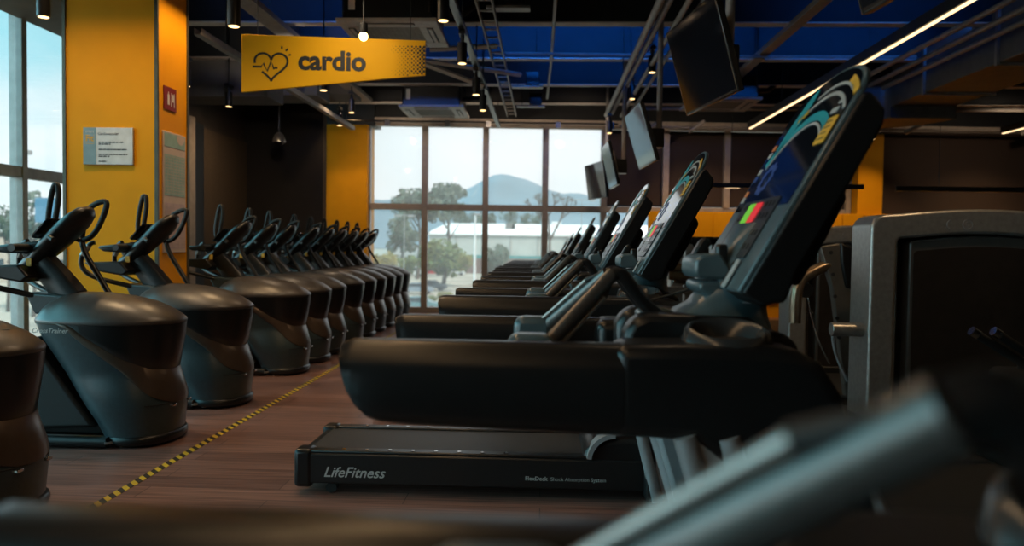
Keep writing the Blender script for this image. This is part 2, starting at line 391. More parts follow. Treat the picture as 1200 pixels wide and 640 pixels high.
# ------------------------------------------------------------------ elliptical trainers
ZT = .69
def body_dims(z):
    xb = max(-.80, min(-.395, -.40 - .70 * (z - .08)))
    if z > .60: xb = interp(z, [(.6, -.765), (.69, -.80)])
    xf = interp(z, [(0, -.02), (.06, -.02), (.21, .0), (.26, -.002), (.40, -.045), (.46, -.035), (.60, -.008), (.69, .0)])
    w = interp(z, [(0, .235), (.06, .235), (.21, .255), (.28, .253), (.40, .232), (.46, .238), (.69, .262)])
    return xb, xf, w
def body_pt(th, z, off=0.0):
    xb, xf, w = body_dims(z); xm, L = (xb + xf) / 2, (xf - xb) / 2
    c, s = math.cos(th), math.sin(th); e = 2 / (2.25 if c > 0 else 2.7)
    return Vector((xm + (L + off) * math.copysign(abs(c) ** e, c), (w + off) * math.copysign(abs(s) ** e, s), z))
def make_elliptical():
    t = thing('elliptical_trainer', 'x', 'elliptical trainer')
    N = 48
    zs = [.02, .06, .12, .17, .21, .245, .28, .33, .37, .40, .43, .48, .54, .60, .65, .675, .69]
    drum = MB().loft([[body_pt(2 * math.pi * k / N, z) for k in range(N)] for z in zs]).build('drum_housing', DRUM, t, ang=50)
    # domed lid
    rings = []
    for q, dz in ((1.012, -.014), (1.022, -.002), (1.012, .008), (.97, .026), (.88, .060), (.72, .100), (.5, .130), (.28, .146), (.08, .151)):
        xb, xf, w = body_dims(ZT); xm, L = (xb + xf) / 2 - .0, (xf - xb) / 2
        sh = -.16 * max(0, 1 - q)
        r = []
        for k in range(N):
            c, s = math.cos(2 * math.pi * k / N), math.sin(2 * math.pi * k / N); e = 2 / (2.2 if c > 0 else 2.5)
            r.append(Vector((xm + sh + L * q * math.copysign(abs(c) ** e, c), w * q * math.copysign(abs(s) ** e, s), ZT + dz)))
        rings.append(r)
    lid = MB().loft(rings).build('lid', LID, t, ang=50)
    m = MB()
    for r0, r1 in ((.030, .036), (.012, .017)):
        m.prism(arc_poly(-.14, 0, r0, r1, 0, 359, 28), .769, .7705, 'z')
    m.build('lid_emblem', GRY, lid)
    # bronze sweep around the front
    zu = [(-.66, .79), (-.60, .755), (-.46, .64), (-.24, .50), (-.10, .43), (0, .41)]
    zl = [(-.70, .79), (-.63, .745), (-.46, .59), (-.24, .425), (-.10, .29), (0, .225)]
    n = 60; m = MB(); top = []; bot = []
    th0 = 2.45
    for k in range(n + 1):
        th = -th0 + 2 * th0 * k / n
        zz = []
        for tab in (zu, zl):
            z = .5
            for _ in range(6): z = min(interp(body_pt(th, z).x, tab), .685)
            zz.append(z)
        if zz[0] - zz[1] < .012: zz[1] = zz[0] - .012
        bulge = .004
        top.append((th, zz[0])); bot.append((th, zz[1]))
    rings = []
    for (th, a), (_, b) in zip(top, bot):
        mid = (a + b) / 2
        rings.append([body_pt(th, a, -.004), body_pt(th, a - .004, .004), body_pt(th, a * .6 + b * .4, .009), body_pt(th, mid * .4 + b * .6, .008), body_pt(th, b + .004, .004), body_pt(th, b, -.004)])
    m.loft(rings).build('bronze_sweep', BAND, drum, ang=60)
    # gloss black panel between the lid and the sweep
    rings = []
    for (th, a) in top:
        if a < .655: rings.append([body_pt(th, a - .01, -.004), body_pt(th, a, .0045)] + [body_pt(th, a + (.672 - a) * q, .005) for q in (.25, .5, .75)] + [body_pt(th, .674, .0045), body_pt(th, .676, -.004)])
    MB().loft(rings).build('upper_panel', mat('gloss_black_panel', (.006, .006, .0065), .28), drum, ang=60)
    # seam lines and clip marks at the front
    m = MB()
    m.tube([body_pt(-1.0 + 2.0 * k / 20, .232, .001) for k in range(21)], .003, 6).build('seam', RUB, drum)
    for y in (-.09, .09): MB().box(-.02, .006, y - .018, y + .018, .212, .226).build('clip', CHR, drum, .003)
    # base ring and floor frame
    rings = []
    for q, z in ((.95, 0.012), (1.0, .02), (1.02, .038), (1.0, .056), (.95, .066)):
        r = []
        for k in range(N):
            p = body_pt(2 * math.pi * k / N, .06); r.append(Vector(((p.x + .2) * q - .2 + .012, p.y * q * 1.04, z)))
        rings.append(r)
    MB().loft(rings).build('base_ring', BLK2, t, ang=60)
    fr = MB().box(-2.0, -.3, -.09, .09, .03, .11).build('floor_frame', BLK, t, .02)
    for x in (-1.95,): MB().tube([(x, -.27, .05), (x, .27, .05)], .035, 12).build('rear_stabiliser', BLK2, fr)
    for s in (-1, 1):
        MB().tube([(-.95, s * .235, .035), (-.30, s * .235, .035)], .03, 12).build('side_skid', BLK2, fr)
        o = MB().prism(arc_poly(-.30, s * .235, .024, .032, -95, 95, 12), .03, .042, 'z').build('skid_trim', GRY, fr)
        MB().cyl((-.24, s * .2, 0), (-.24, s * .2, .05), .012).build('levelling_foot', CHR, fr)
    # dark recess and pedal arms
    MB().prism([(-.78, .60), (-.40, .10), (-.95, .08), (-.98, .3)], -.19, .19).build('linkage_cover', RUB, t, .02)
    for s, z in ((-1, .24), (1, .36)):
        MB().tube([(-.62, s * .15, .38), (-.85, s * .16, z + .06), (-1.65, s * .17, z - .04)], .022, 10, smooth=1).build('pedal_arm', BLK2, t)
        MB().prism([(-1.75, z), (-1.35, z), (-1.28, z + .06), (-1.30, z + .07), (-1.38, z + .025), (-1.75, z + .025)], *sorted((s * .115, s * .245))).build('pedal', RUB, t, .008)
    # column
    MB().prism([(-.80, .715), (-.52, .745), (-.50, .79), (-.58, .822), (-.86, .838), (-.84, .80)], -.10, .10).build('collar', DRUM, t, .012)
    rings = []
    for x, z, w, d in ((-.64, .80, .055, .075), (-.72, .90, .05, .07), (-.83, 1.03, .045, .06), (-.885, 1.10, .04, .05)):
        dx, dz = .80, .60
        rings.append([Vector((x + sx * d * dx, sy * w, z + sx * d * dz)) for sx, sy in ((-1, -.8), (-.8, -1), (.8, -1), (1, -.8), (1, .8), (.8, 1), (-.8, 1), (-1, .8))])
    MB().loft(rings).build('column', DST, t, ang=50)
    MB().prism([(-1.07, 1.085), (-1.02, 1.06), (-.88, 1.055), (-.76, 1.085), (-.74, 1.115), (-.80, 1.128), (-.92, 1.115), (-1.05, 1.10)], -.07, .07).build('pivot_housing', BLK2, t, .015, 3)
    MB().tube([(-.86, -.2, 1.09), (-.86, .25, 1.09)], .022, 12).build('cross_shaft', DST, t)
    # console head
    path = [(-.945, .955, .04, .025), (-.91, .975, .06, .042), (-.84, 1.03, .07, .050), (-.76, 1.105, .10, .056), (-.68, 1.18, .115, .058), (-.61, 1.245, .112, .054), (-.56, 1.293, .085, .042), (-.535, 1.316, .04, .018)]
    rings = []
    for x, z, w, h in path:
        rings.append([Vector((x + (-.68 if math.sin(a) > 0 else -.68) * h * math.sin(a), w * math.cos(a), z + .73 * h * math.sin(a))) for a in [2 * math.pi * k / 20 for k in range(20)]])
    hd = MB().loft(rings).build('console_head', BLK2, t, ang=60)
    def hM(v): return MX((-.76 - .048 + .68 * v - 0.0, 0, 1.105 + .049 + .73 * v), (0, -1, 0), (.68, 0, .73))
    MB().prism(rounded(-.09, .09, -.02, .13, .03), .006, .014, 'z', hM(0)).build('display', GLS, hd)
    MB().tube([(-.70, -.115, 1.15), (-.67, -.125, 1.135)], .016, 10).build('side_knob', DST, hd)
    MB().tube([(-.70, .115, 1.15), (-.67, .125, 1.135)], .016, 10).build('side_knob', DST, hd)
    MB().box(-.86, -.83, -.079, -.072, .985, 1.03).build('yellow_label', YEL, t)
    # static grips and tray
    for s in (-1, 1):
        MB().tube([(-.74, s * .06, .80), (-.90, s * .12, .845), (-1.03, s * .19, .885), (-1.10, s * .21, .955), (-1.095, s * .20, 1.045), (-1.05, s * .18, 1.115), (-1.02, s * .17, 1.125)], .0165, 10, smooth=2).build('fixed_grip', BLK2, t)
        MB().tube([(-1.092, s * .204, 1.03), (-1.055, s * .186, 1.10)], .0195, 10).build('pulse_sensor', STL, t)
    MB().prism([(-1.12, .985), (-.86, .995), (-.80, .93), (-.84, .895), (-1.03, .925)], -.15, .15).build('accessory_tray', BLK2, t, .012, 3)
    # moving arms: one forward, one back
    def arm(name, s, pts, loop):
        a = MB().tube(pts, .017, 10, smooth=2).build(name, BLK2, t)
        MB().tube(loop, .0165, 10, closed=True, smooth=2).build('loop_handle', RUB, a)
    yb = .24
    arm('moving_arm', 1, [(-.88, yb, 1.09), (-.915, yb, 1.12), (-.925, yb, 1.20)],
        [(-.93, yb, 1.17), (-.945, yb, 1.24), (-.925, yb, 1.38), (-.90, yb, 1.475), (-.877, yb, 1.47), (-.872, yb, 1.39), (-.893, yb, 1.27), (-.915, yb, 1.18)])
    arm('moving_arm', -1, [(-.50, .17, .78), (-.59, .18, .92), (-.68, .19, 1.05), (-.71, .2, 1.14)],
        [(-.71, .2, 1.13), (-.64, .2, 1.16), (-.59, .2, 1.24), (-.545, .2, 1.36), (-.575, .2, 1.375), (-.66, .2, 1.335), (-.68, .2, 1.28), (-.70, .2, 1.2)])
    # lettering on the near flank
    text('CrossTrainer', .20, LET, drum, MX((-.70, -.2635, .632), (1, 0, 0), (0, 0, 1)), bold=.015, shear=.3)
    return t
el0 = make_elliptical()
EY = [(3.02, 'elliptical trainer cut off by the left photo edge, only its drum showing'),
      (4.30, 'elliptical trainer in front of the window, its lettered drum fully in view'),
      (5.33, 'elliptical trainer standing before the wide yellow column with the notice'),
      (6.68, 'elliptical trainer just behind the yellow column, first of the tight line'),
      (7.35, 'second elliptical trainer behind the yellow column'),
      (7.92, 'third elliptical trainer behind the yellow column'),
      (8.74, 'fourth elliptical trainer behind the yellow column, mid line'),
      (9.38, 'fifth elliptical trainer behind the yellow column'),
      (10.0, 'fourth elliptical trainer counting back from the window'),
      (10.62, 'third elliptical trainer counting back from the window'),
      (11.22, 'second elliptical trainer counting back from the window'),
      (11.82, 'elliptical trainer at the far end of the line, right at the window')]
for i, (Y, lab) in enumerate(EY):
    o = el0 if i == 0 else copy_tree(el0)
    o.location = (-2.06, Y, 0); tag(o, lab, 'elliptical trainer', 'elliptical trainers along the left side')
# ------------------------------------------------------------------ room shell
XL, XR, YB, YF, ZD = -4.75, 9.6, 13.0, -5.0, 4.5
def floor_mat():
    m = bpy.data.materials.new('wood_plank_floor'); m.use_nodes = True; nt = m.node_tree; p = nt.nodes['Principled BSDF']
    tc = nt.nodes.new('ShaderNodeTexCoord'); mp = nt.nodes.new('ShaderNodeMapping'); nt.links.new(tc.outputs['Object'], mp.inputs['Vector'])
    br = nt.nodes.new('ShaderNodeTexBrick'); br.inputs['Scale'].default_value = 1.0
    br.inputs['Brick Width'].default_value = 1.2; br.inputs['Row Height'].default_value = .15; br.inputs['Mortar Size'].default_value = .0022
    br.inputs['Color1'].default_value = (.22, .128, .108, 1); br.inputs['Color2'].default_value = (.14, .08, .070, 1); br.inputs['Mortar'].default_value = (.03, .018, .015, 1)
    nt.links.new(mp.outputs['Vector'], br.inputs['Vector'])
    n = nt.nodes.new('ShaderNodeTexNoise'); mp2 = nt.nodes.new('ShaderNodeMapping'); mp2.inputs['Scale'].default_value = (1.2, 38, 1)
    nt.links.new(tc.outputs['Object'], mp2.inputs['Vector']); nt.links.new(mp2.outputs['Vector'], n.inputs['Vector']); n.inputs['Scale'].default_value = 1.6; n.inputs['Detail'].default_value = 5
    mx = nt.nodes.new('ShaderNodeMix'); mx.data_type = 'RGBA'; mx.blend_type = 'MULTIPLY'; mx.inputs['Factor'].default_value = .8
    cr = nt.nodes.new('ShaderNodeValToRGB'); cr.color_ramp.elements[0].color = (.35, .33, .33, 1); cr.color_ramp.elements[1].color = (1.75, 1.62, 1.58, 1)
    cr.color_ramp.elements[0].position = .3; cr.color_ramp.elements[1].position = .72
    nt.links.new(n.outputs['Fac'], cr.inputs['Fac']); nt.links.new(br.outputs['Color'], mx.inputs['A']); nt.links.new(cr.outputs['Color'], mx.inputs['B'])
    nt.links.new(mx.outputs['Result'], p.inputs['Base Color']); p.inputs['Roughness'].default_value = .34
    b = nt.nodes.new('ShaderNodeBump'); b.inputs['Strength'].default_value = .12; b.inputs['Distance'].default_value = .003
    nt.links.new(n.outputs['Fac'], b.inputs['Height']); nt.links.new(b.outputs['Normal'], p.inputs['Normal'])
    return m
def rubber_floor(): return struct(MB().box(1.42, XR, YF, 12.6, 0, .002), 'floor_weights', mat('black_rubber_floor', (.014, .0135, .013), .6, scale=200, var=.5))
def glass_mat(name='haze_veil_glass', d0=.10, d1=.15):
    m = bpy.data.materials.new(name); m.use_nodes = True; nt = m.node_tree
    for n in list(nt.nodes):
        if n.type != 'OUTPUT_MATERIAL': nt.nodes.remove(n)
    out = nt.nodes['Material Output']
    tr = nt.nodes.new('ShaderNodeBsdfTransparent'); tr.inputs['Color'].default_value = (.95, .97, .96, 1)
    gl = nt.nodes.new('ShaderNodeBsdfGlossy'); gl.inputs['Roughness'].default_value = .02
    tl = nt.nodes.new('ShaderNodeBsdfTranslucent'); tl.inputs['Color'].default_value = (.92, .95, .96, 1)  # translucent share added to lay a pale glare haze over the view
    nz = nt.nodes.new('ShaderNodeTexNoise'); nz.inputs['Scale'].default_value = 2.0
    mr = nt.nodes.new('ShaderNodeMapRange'); mr.inputs['To Min'].default_value = d0; mr.inputs['To Max'].default_value = d1
    nt.links.new(nz.outputs['Fac'], mr.inputs['Value'])
    m1 = nt.nodes.new('ShaderNodeMixShader'); nt.links.new(mr.outputs['Result'], m1.inputs['Fac'])
    nt.links.new(tr.outputs[0], m1.inputs[1]); nt.links.new(tl.outputs[0], m1.inputs[2])
    lw = nt.nodes.new('ShaderNodeLayerWeight'); lw.inputs['Blend'].default_value = .12
    m2 = nt.nodes.new('ShaderNodeMixShader'); nt.links.new(lw.outputs['Fresnel'], m2.inputs['Fac']); nt.links.new(m1.outputs[0], m2.inputs[1]); nt.links.new(gl.outputs[0], m2.inputs[2])
    nt.links.new(m2.outputs[0], out.inputs['Surface'])
    return m
rubber_floor()
GLASS = glass_mat(); GLASS2 = glass_mat('side_glass', .02, .035)
struct(MB().box(XL - .3, XR + .3, YF - .3, YB + 1.2, -.25, 0), 'floor', floor_mat())
struct(MB().box(XL - .3, XR + .3, YF - .3, YB + 1.2, ZD, ZD + .2), 'ceiling', NAVY)
struct(MB().box(XR, XR + .25, YF, YB + 1.2, 0, ZD), 'wall_right', DWALL)
struct(MB().box(XL - .25, XR + .25, YF - .25, YF, 0, ZD), 'wall_rear', DWALL)

# back wall: lies 3.5 degrees off square to the rows; everything on it is built in its own frame
BW = R(3.5); BO = (-1.0, YB, 0)
def onback(o): o.location = BO; o.rotation_euler = (0, 0, BW); return o
def bx(x, Y=YB):                                                    # pixel column -> local x on the back wall
    return (x - VX) / F * Y + 1.0
w = MB()
xs0, xs1 = bx(430), bx(706)
w.box(xs0 - .1, 11.2, 0, .25, 3.2, ZD)                               # header
onback(struct(w, 'wall_back', NAVY))
# sill and header flange
onback(struct(MB().box(xs0 - .1, 11, -.10, .1, 3.19, 3.27), 'trim_1', BEAMM, bevel=.005))
fr = MB()
cols = [bx(430.5), bx(497), bx(568), bx(638), bx(707)]
extra = [bx(779), bx(851), bx(923), bx(996), bx(1068), bx(1140), bx(1212)]
for c in cols + extra: fr.box(c - .05, c + .05, -.04, .12, 0, 3.2)
fr.box(cols[0], extra[-1], -.02, .10, 1.735, 1.84); fr.box(cols[0], extra[-1], -.02, .10, 0, .09); fr.box(cols[0], extra[-1], -.02, .1, 3.14, 3.2)
win = onback(struct(fr, 'window_1', FRAME, bevel=.006))
allc = cols + extra
for a, b in zip(allc[:4], allc[1:5]):
    for z0, z1 in ((.09, 1.735), (1.84, 3.14)):
        struct(MB().box(a + .05, b - .05, .04, .048, z0, z1), 'pane', GLASS, win)
# covered bays on the right: brown woven blinds behind pale posts
names = ['between the window and the first pale post', 'between the first and second pale posts', 'right of the second pale post', 'left of the narrow lit yellow column']
for k, (a, b) in enumerate(zip(allc[4:8], allc[5:9])):
    bl = thing('roller_blind', 'dark brown woven roller blind drawn down ' + names[k], 'blind', group='brown roller blinds')
    onback(bl)
    MB().box(a + .052, b - .052, .015, .03, 1.86, 3.12).build('blind_fabric', BLADE, bl)
    MB().tube([(a + .055, .0, 3.10), (b - .055, .0, 3.10)], .028, 10).build('blind_roller', BLK, bl)
    MB().box(a + .055, b - .055, .008, .036, 1.845, 1.875).build('bottom_bar', DST, bl)
for k, c in enumerate(extra[:3]):
    onback(struct(MB().box(c - .05, c + .05, -.07, -.03, 1.84, 3.19), 'trim_%d' % (k + 2), BEIGE))
onback(struct(MB().box(cols[4] - .04, extra[0], -.06, -.02, 1.74, 1.83), 'trim_5', BEIGE))
onback(struct(MB().box(allc[8] - .3, 11.2, .06, .2, 0, 3.2), 'wall_back_panelled', DWALL))
# wide brown panel at right with pale edge, yellow column left of it
def bxs(x): return bx(x, YB - .3)
onback(struct(MB().box(bx(1031), 11, -.12, .06, 1.72, 3.16), 'trim_6', BLADE))
onback(struct(MB().box(bx(1030), 11, -.14, .06, 1.66, 1.72), 'trim_7', ORANGE))
yc_ = onback(struct(MB().box(bx(1000), bx(1029), -.25, .06, 0, 3.1), 'trim_8', ORANGE, bevel=.004))
# yellow cladding below the blinds
p = MB()
x = bx(756)
o = onback(struct(MB().box(bx(756), 11, -.28, -.24, 0, 1.76), 'trim_9', ORANGE))
jo = MB()
k = 0
while x < 10.9:
    jo.box(x, x + .350, -.31, -.282, .25, 1.755); x += .362
struct(jo, 'cladding_panels', ORANGE, o, bevel=.003)

# dark end wall on the left and the yellow column beside the window
YD = 12.05
YC = 12.72
xd0, xd1 = XL, (375.5 - VX) / F * YD
xe = (375 - VX) / F * YC
struct(MB().box(xd0 - .2, xd1, YD, YD + .2, 0, ZD), 'wall_end', DWALL)
xc1 = (428.5 - VX) / F * YC
struct(MB().box(xe - .3, xc1, YC, YB + .25, 0, 3.13), 'trim_10', ORANGE, bevel=.004)
struct(MB().box(xe - .3, xc1 + .1, YC + .05, YB + .3, 3.13, ZD), 'trim_11', NAVY)
# left wall: glazed up to the yellow column, then dark
YG = 8.0
struct(MB().box(XL - .2, XL, YG, YD + .2, 0, ZD), 'wall_left', mat('left_wall_paint', (.055, .04, .03), .75, scale=40, var=.2))
struct(MB().box(XL - .2, XL + .0, YF, YG, 3.25, ZD), 'wall_left_header', CONC)
fr = MB()
ys = [YG - .06, 6.83, 5.4, 4.0, 2.6, 1.2, -.2, -1.6, -3.0, -4.4, -4.94]
for y in ys: fr.box(XL - .10, XL + .03, y - .035, y + .035, 0, 3.25)
fr.box(XL - .08, XL + .02, YF, YG, 1.70, 1.80); fr.box(XL - .08, XL + .02, YF, YG, 0, .08); fr.box(XL - .08, XL + .02, YF, YG, 3.17, 3.25)
win2 = struct(fr, 'window_2', mat('left_frame_aluminium', (.30, .30, .29), .45, metal=.3), bevel=.006)
for a, b in zip(ys[1:], ys[:-1]):
    for z0, z1 in ((.08, 1.70), (1.80, 3.17)):
        struct(MB().box(XL - .034, XL - .026, a + .05, b - .05, z0, z1), 'pane', GLASS2, win2)
# sloped concrete soffit over the left glazing
struct(MB().prism([(XL, 3.13), (XL + .5, 3.20), (XL + .95, 3.62), (XL + .95, ZD), (XL, ZD)], YF, 7.9, 'y'), 'trim_12', CONC)
# stepped soffit further back, seen past the column
st = MB()
for k, (x1, z0) in enumerate(((-3.5, 2.98), (-3.05, 3.12), (-2.75, 3.26))):
    st.box(XL, x1, 9.6 + k * .62, 10.2 + k * .62, z0, 3.75)
struct(st, 'trim_13', CONC, bevel=.01)
# door recess in the left wall
dr = MB().box(XL - .02, XL + .05, 9.05, 9.95, 0, 2.75)
door = struct(dr, 'door_1', mat('black_door', (.008, .008, .009), .5))
struct(MB().box(XL, XL + .09, 9.95, 10.12, 0, 2.8), 'door_jamb', BEIGE, door, bevel=.006)
struct(MB().box(XL, XL + .09, 8.9, 9.05, 0, 2.8), 'door_jamb', BEIGE, door, bevel=.006)
struct(MB().box(XL + .0, XL + .07, 10.12, 10.42, 0, 2.75), 'door_frame', BLK, door)
o = tag(MB().box(XL + .05, XL + .06, 9.55, 9.93, 1.78, 1.88).build('door_plate', SIGNW), 'small white plate on the dark door, seen past the yellow column', 'sign')
struct(MB().box(XL, XL + .03, 10.45, YD, 0, 2.72), 'trim_14', mat('brown_acoustic_panel', (.10, .07, .045), .9, scale=120, var=.3))

# the wide yellow column
CX0, CX1, CY0, CY1 = (63.5 - VX) / F * 5.78, (175.5 - VX) / F * 5.78, 5.78, 6.28
col = struct(MB().box(CX0, CX1, CY0, CY1, 0, ZD), 'trim_15', ORANGE)
edge = mat('column_corner_profile', (.10, .10, .075), .4, metal=.6)
for x in (CX0, CX1): struct(MB().box(x - .012, x + .012, CY0 - .012, CY0 + .012, 0, ZD), 'corner_bead', edge, col)
struct(MB().box(CX1 - .012, CX1 + .012, CY1 - .012, CY1 + .012, 0, ZD), 'corner_bead', edge, col)

# notice on the column front
def colpx(x, y): return Vector(((x - VX) / F * CY0, 0, CH - (y - (VY + ROLL * (x - VX))) / F * CY0))
p0, p1 = colpx(88, 191), colpx(148, 148)
sg = thing('wall_notice', 'grey and white cardiovascular notice board on the wide yellow column', 'sign', (p0.x, CY0, p0.z))
W, H = p1.x - p0.x, p1.z - p0.z
MB().box(0, W, -.02, 0, 0, H).build('board', SIGNW, sg, .003)
MB().box(0, W * .26, -.022, -.0195, 0, H).build('grey_panel', SIGNG, sg)
T = lambda u, v, w=-.0225: MX((u * W, w, v * H), (1, 0, 0), (0, 0, 1))
text('smart', W * .17, SIGNW, sg, T(.05, .86), bold=.01)
text('Fit', W * .15, YEL, sg, T(.06, .62), bold=.03, height=H * .18)
m = MB(); m.box(.045 * W, .05 * W, -.0225, -.021, .56 * H, .82 * H); m.box(.215 * W, .22 * W, -.0225, -.021, .56 * H, .82 * H); m.box(.045 * W, .22 * W, -.0225, -.021, .555 * H, .565 * H)
m.build('logo_frame', YEL, sg)
text('Cardiovascular', W * .42, INK, sg, T(.30, .80, -.0212), bold=.012)
rng = random.Random(3)
for v, ln in ((.585, .50), (.535, .24), (.39, .57), (.26, .58), (.205, .22), (.07, .16)):
    u = .31; m = MB()
    while u < .31 + ln:
        dw = rng.uniform(.03, .09); m.box(u * W, min(u + dw, .31 + ln) * W, -.0214, -.02, v * H, (v + .03) * H); u += dw + .012
    m.build('small_print', INK, sg)
# fire sign and timetable poster on the column's right face
fs = thing('fire_equipment_sign', 'small red fire equipment sign high on the column side', 'sign', (CX1, 5.98, 0))
MB().box(0, .008, -.10, .10, 2.17, 2.35).build('plate', SIGNR, fs, .002)
m = MB(); m.box(.008, .0095, -.045, -.015, 2.21, 2.29); m.box(.008, .0095, -.035, -.025, 2.29, 2.31); m.box(.008, .0095, .01, .02, 2.2, 2.31); m.box(.008, .0095, .03, .055, 2.24, 2.30); m.box(.008, .0095, .06, .068, 2.2, 2.31)
m.build('pictogram', SIGNW, fs)
po = thing('timetable_poster', 'tall class timetable poster with blue and pink grids on column side', 'poster', (CX1, 6.04, 0))
PINK = mat('poster_paper', (.60, .50, .46), .6, var=.04)
MB().box(0, .012, -.18, .19, 1.05, 2.00).build('backing', PINK, po, .003)
CY = mat('poster_cyan', (.30, .48, .47), .6); LC = mat('poster_lilac', (.52, .42, .46), .6)
MB().box(.0125, .0135, -.165, .175, 1.88, 1.985).build('header', CY, po)
MB().box(.0125, .0135, -.165, .175, 1.50, 1.82).build('upper_grid', CY, po)
MB().box(.0125, .0135, -.165, .175, 1.08, 1.44).build('lower_grid', LC, po)
m = MB()
for k in range(13): m.box(.0135, .0142, -.16, .17, 1.52 + k * .024, 1.523 + k * .024); m.box(.0135, .0142, -.16, .17, 1.10 + k * .026, 1.103 + k * .026)
for k in range(8): m.box(.0135, .0142, -.16 + k * .046, -.157 + k * .046, 1.10, 1.43); m.box(.0135, .0142, -.16 + k * .046, -.157 + k * .046, 1.52, 1.81)
m.build('grid_lines', PINK, po)
m = MB().prism(arc_poly(.10, 1.985, 0.001, .07, 185, 355), .0136, .0142, 'x'); m.build('round_badge', PINK, po)

# hazard tape on the floor
def tape_mat():
    m = bpy.data.materials.new('hazard_tape'); m.use_nodes = True; nt = m.node_tree; p = nt.nodes['Principled BSDF']
    tc = nt.nodes.new('ShaderNodeTexCoord'); w = nt.nodes.new('ShaderNodeTexWave'); w.bands_direction = 'DIAGONAL'; w.inputs['Scale'].default_value = 8.5
    nt.links.new(tc.outputs['Object'], w.inputs['Vector'])
    mp = nt.nodes.new('ShaderNodeMapping'); mp.inputs['Scale'].default_value = (1, 1, 0); nt.links.new(tc.outputs['Object'], mp.inputs['Vector']); nt.links.new(mp.outputs['Vector'], w.inputs['Vector'])
    cr = nt.nodes.new('ShaderNodeValToRGB'); cr.color_ramp.interpolation = 'CONSTANT'; cr.color_ramp.elements[0].color = (.012, .011, .008, 1); cr.color_ramp.elements[1].color = (.55, .37, .012, 1); cr.color_ramp.elements[1].position = .5
    nt.links.new(w.outputs['Fac'], cr.inputs['Fac']); nt.links.new(cr.outputs['Color'], p.inputs['Base Color']); p.inputs['Roughness'].default_value = .5
    return m
tag(MB().box(-1.922, -1.878, -4, 12.8, 0, .0015).build('hazard_tape', tape_mat()), 'yellow and black striped floor tape along the aisle', 'floor tape')

# ------------------------------------------------------------------ roof structure
n = 16
for k, (Y, z) in enumerate(((12.25, 3.43), (10.95, 3.45), (9.55, 3.47), (8.15, 3.5), (6.7, 3.5), (5.2, 3.5), (3.6, 3.5), (1.8, 3.5))):
    b = MB(); b.box(XL, XR, Y - .012, Y + .012, z, z + .45); b.box(XL, XR, Y - .07, Y + .07, z - .02, z); b.box(XL, XR, Y - .07, Y + .07, z + .45, z + .47)
    o = struct(b, 'trim_%d' % n, NAVY); n += 1
    struct(MB().box(XL, XR, Y - .072, Y + .072, z - .034, z - .021), 'flange_strip', BEAMM, o)
    m = MB()
    for j in range(40): m.box(XL + .2 + j * .36, XL + .38 + j * .36, Y - .05, Y + .05, z + .475, z + .55)
    struct(m, 'deck_ribs', BEAMM, o)

def alongY(name, lab, cat, m, x, z, y0, y1, shape, group=None):
    o = shape(x, z, y0, y1).build(name, m, None, .004); return tag(o, lab, cat, group)
def pipe(r): return lambda x, z, y0, y1: MB().tube([(x, y0, z), (x, y1, z)], r, 10)
def channel(w, h): return lambda x, z, y0, y1: MB().prism([(x - w, z + h), (x - w, z), (x + w, z), (x + w, z + h), (x + w - .008, z + h), (x + w - .008, z + .008), (x - w + .008, z + .008), (x - w + .008, z + h)], y0, y1)
def hang(mb, x, y, z, r=.008): return mb.tube([(x, y, z), (x, y, ZD)], r, 6)
# strut channels and rails running away from the camera
tr = alongY('light_track', 'black track with spotlights running to the middle of the window', 'light track', BLK2, -.74, 3.02, 2.0, 12.2, channel(.03, .05))
h = MB()
for y in (3, 6, 9, 12): hang(h, -.74, y, 3.07)
h.build('hanger_rods', DST, tr)
def ladder(x, z, y0, y1):
    m = MB()
    for dx in (-.07, .07): m.box(x + dx - .008, x + dx + .008, y0, y1, z, z + .06)
    y = y0 + .1
    while y < y1: m.box(x - .07, x + .07, y - .012, y + .012, z + .005, z + .02); y += .3
    return m
ca = alongY('cable_tray', 'grey steel ladder tray beside the spotlight track', 'cable tray', GALV, -.55, 3.25, 1.5, 12.6, ladder)
h = MB()
for y in (4, 7.5, 10.5): hang(h, -.62, y, 3.3)
h.build('hanger_rods', DST, ca)
cb = alongY('cable_tray', 'grey steel tray high at left, between the column and the hanging sign', 'cable tray', GALV, -2.75, 3.32, 1.5, 11.8, channel(.09, .06))
h = MB()
for y in (4.8, 7.6, 10.5): hang(h, -2.75, y, 3.36)
h.build('hanger_rods', DST, cb)
cr_ = alongY('conduit_rail', 'lower grey steel rail running behind the hanging sign at left', 'rail', GALV, -3.02, 2.93, 6.6, 12.0, channel(.035, .06))
h = MB()
for y in (7.2, 9.3, 11.6): hang(h, -3.02, y, 2.97)
h.build('hanger_rods', DST, cr_)
for k, (x, z, r, lab) in enumerate(((.93, 3.17, .034, 'leftmost grey pipe above the televisions'), (1.02, 3.20, .03, 'second grey pipe above the televisions'), (1.16, 3.16, .027, 'third grey pipe above the televisions'), (1.30, 3.2, .024, 'fourth, rightmost grey pipe above the televisions'))):
    pp = alongY('ceiling_pipe', lab, 'pipe', GALV, x, z, 1.0, 11.9, pipe(r), 'pipes above the televisions')
    h = MB()
    for y in (3.4, 6.4, 9.4): hang(h, x, y, z, .006)
    h.build('hanger_rods', DST, pp)
tb = alongY('cable_tray', 'grey tray above the long strip light at right', 'cable tray', GALV, 2.55, 3.42, 2.5, 11.0, channel(.06, .06))
h = MB()
for y in (5.5, 7.5, 9.5): hang(h, 2.55, y, 3.45, .014)
h.build('hanger_rods', DST, tb)
cd = MB().tube([(.02, 11.9, 3.42), (.06, 9.6, 3.43), (.07, 8.6, 3.46), (.085, 6.0, 3.45), (.1, 1.5, 3.45)], .018, 8, smooth=2).build('conduit', GALV)
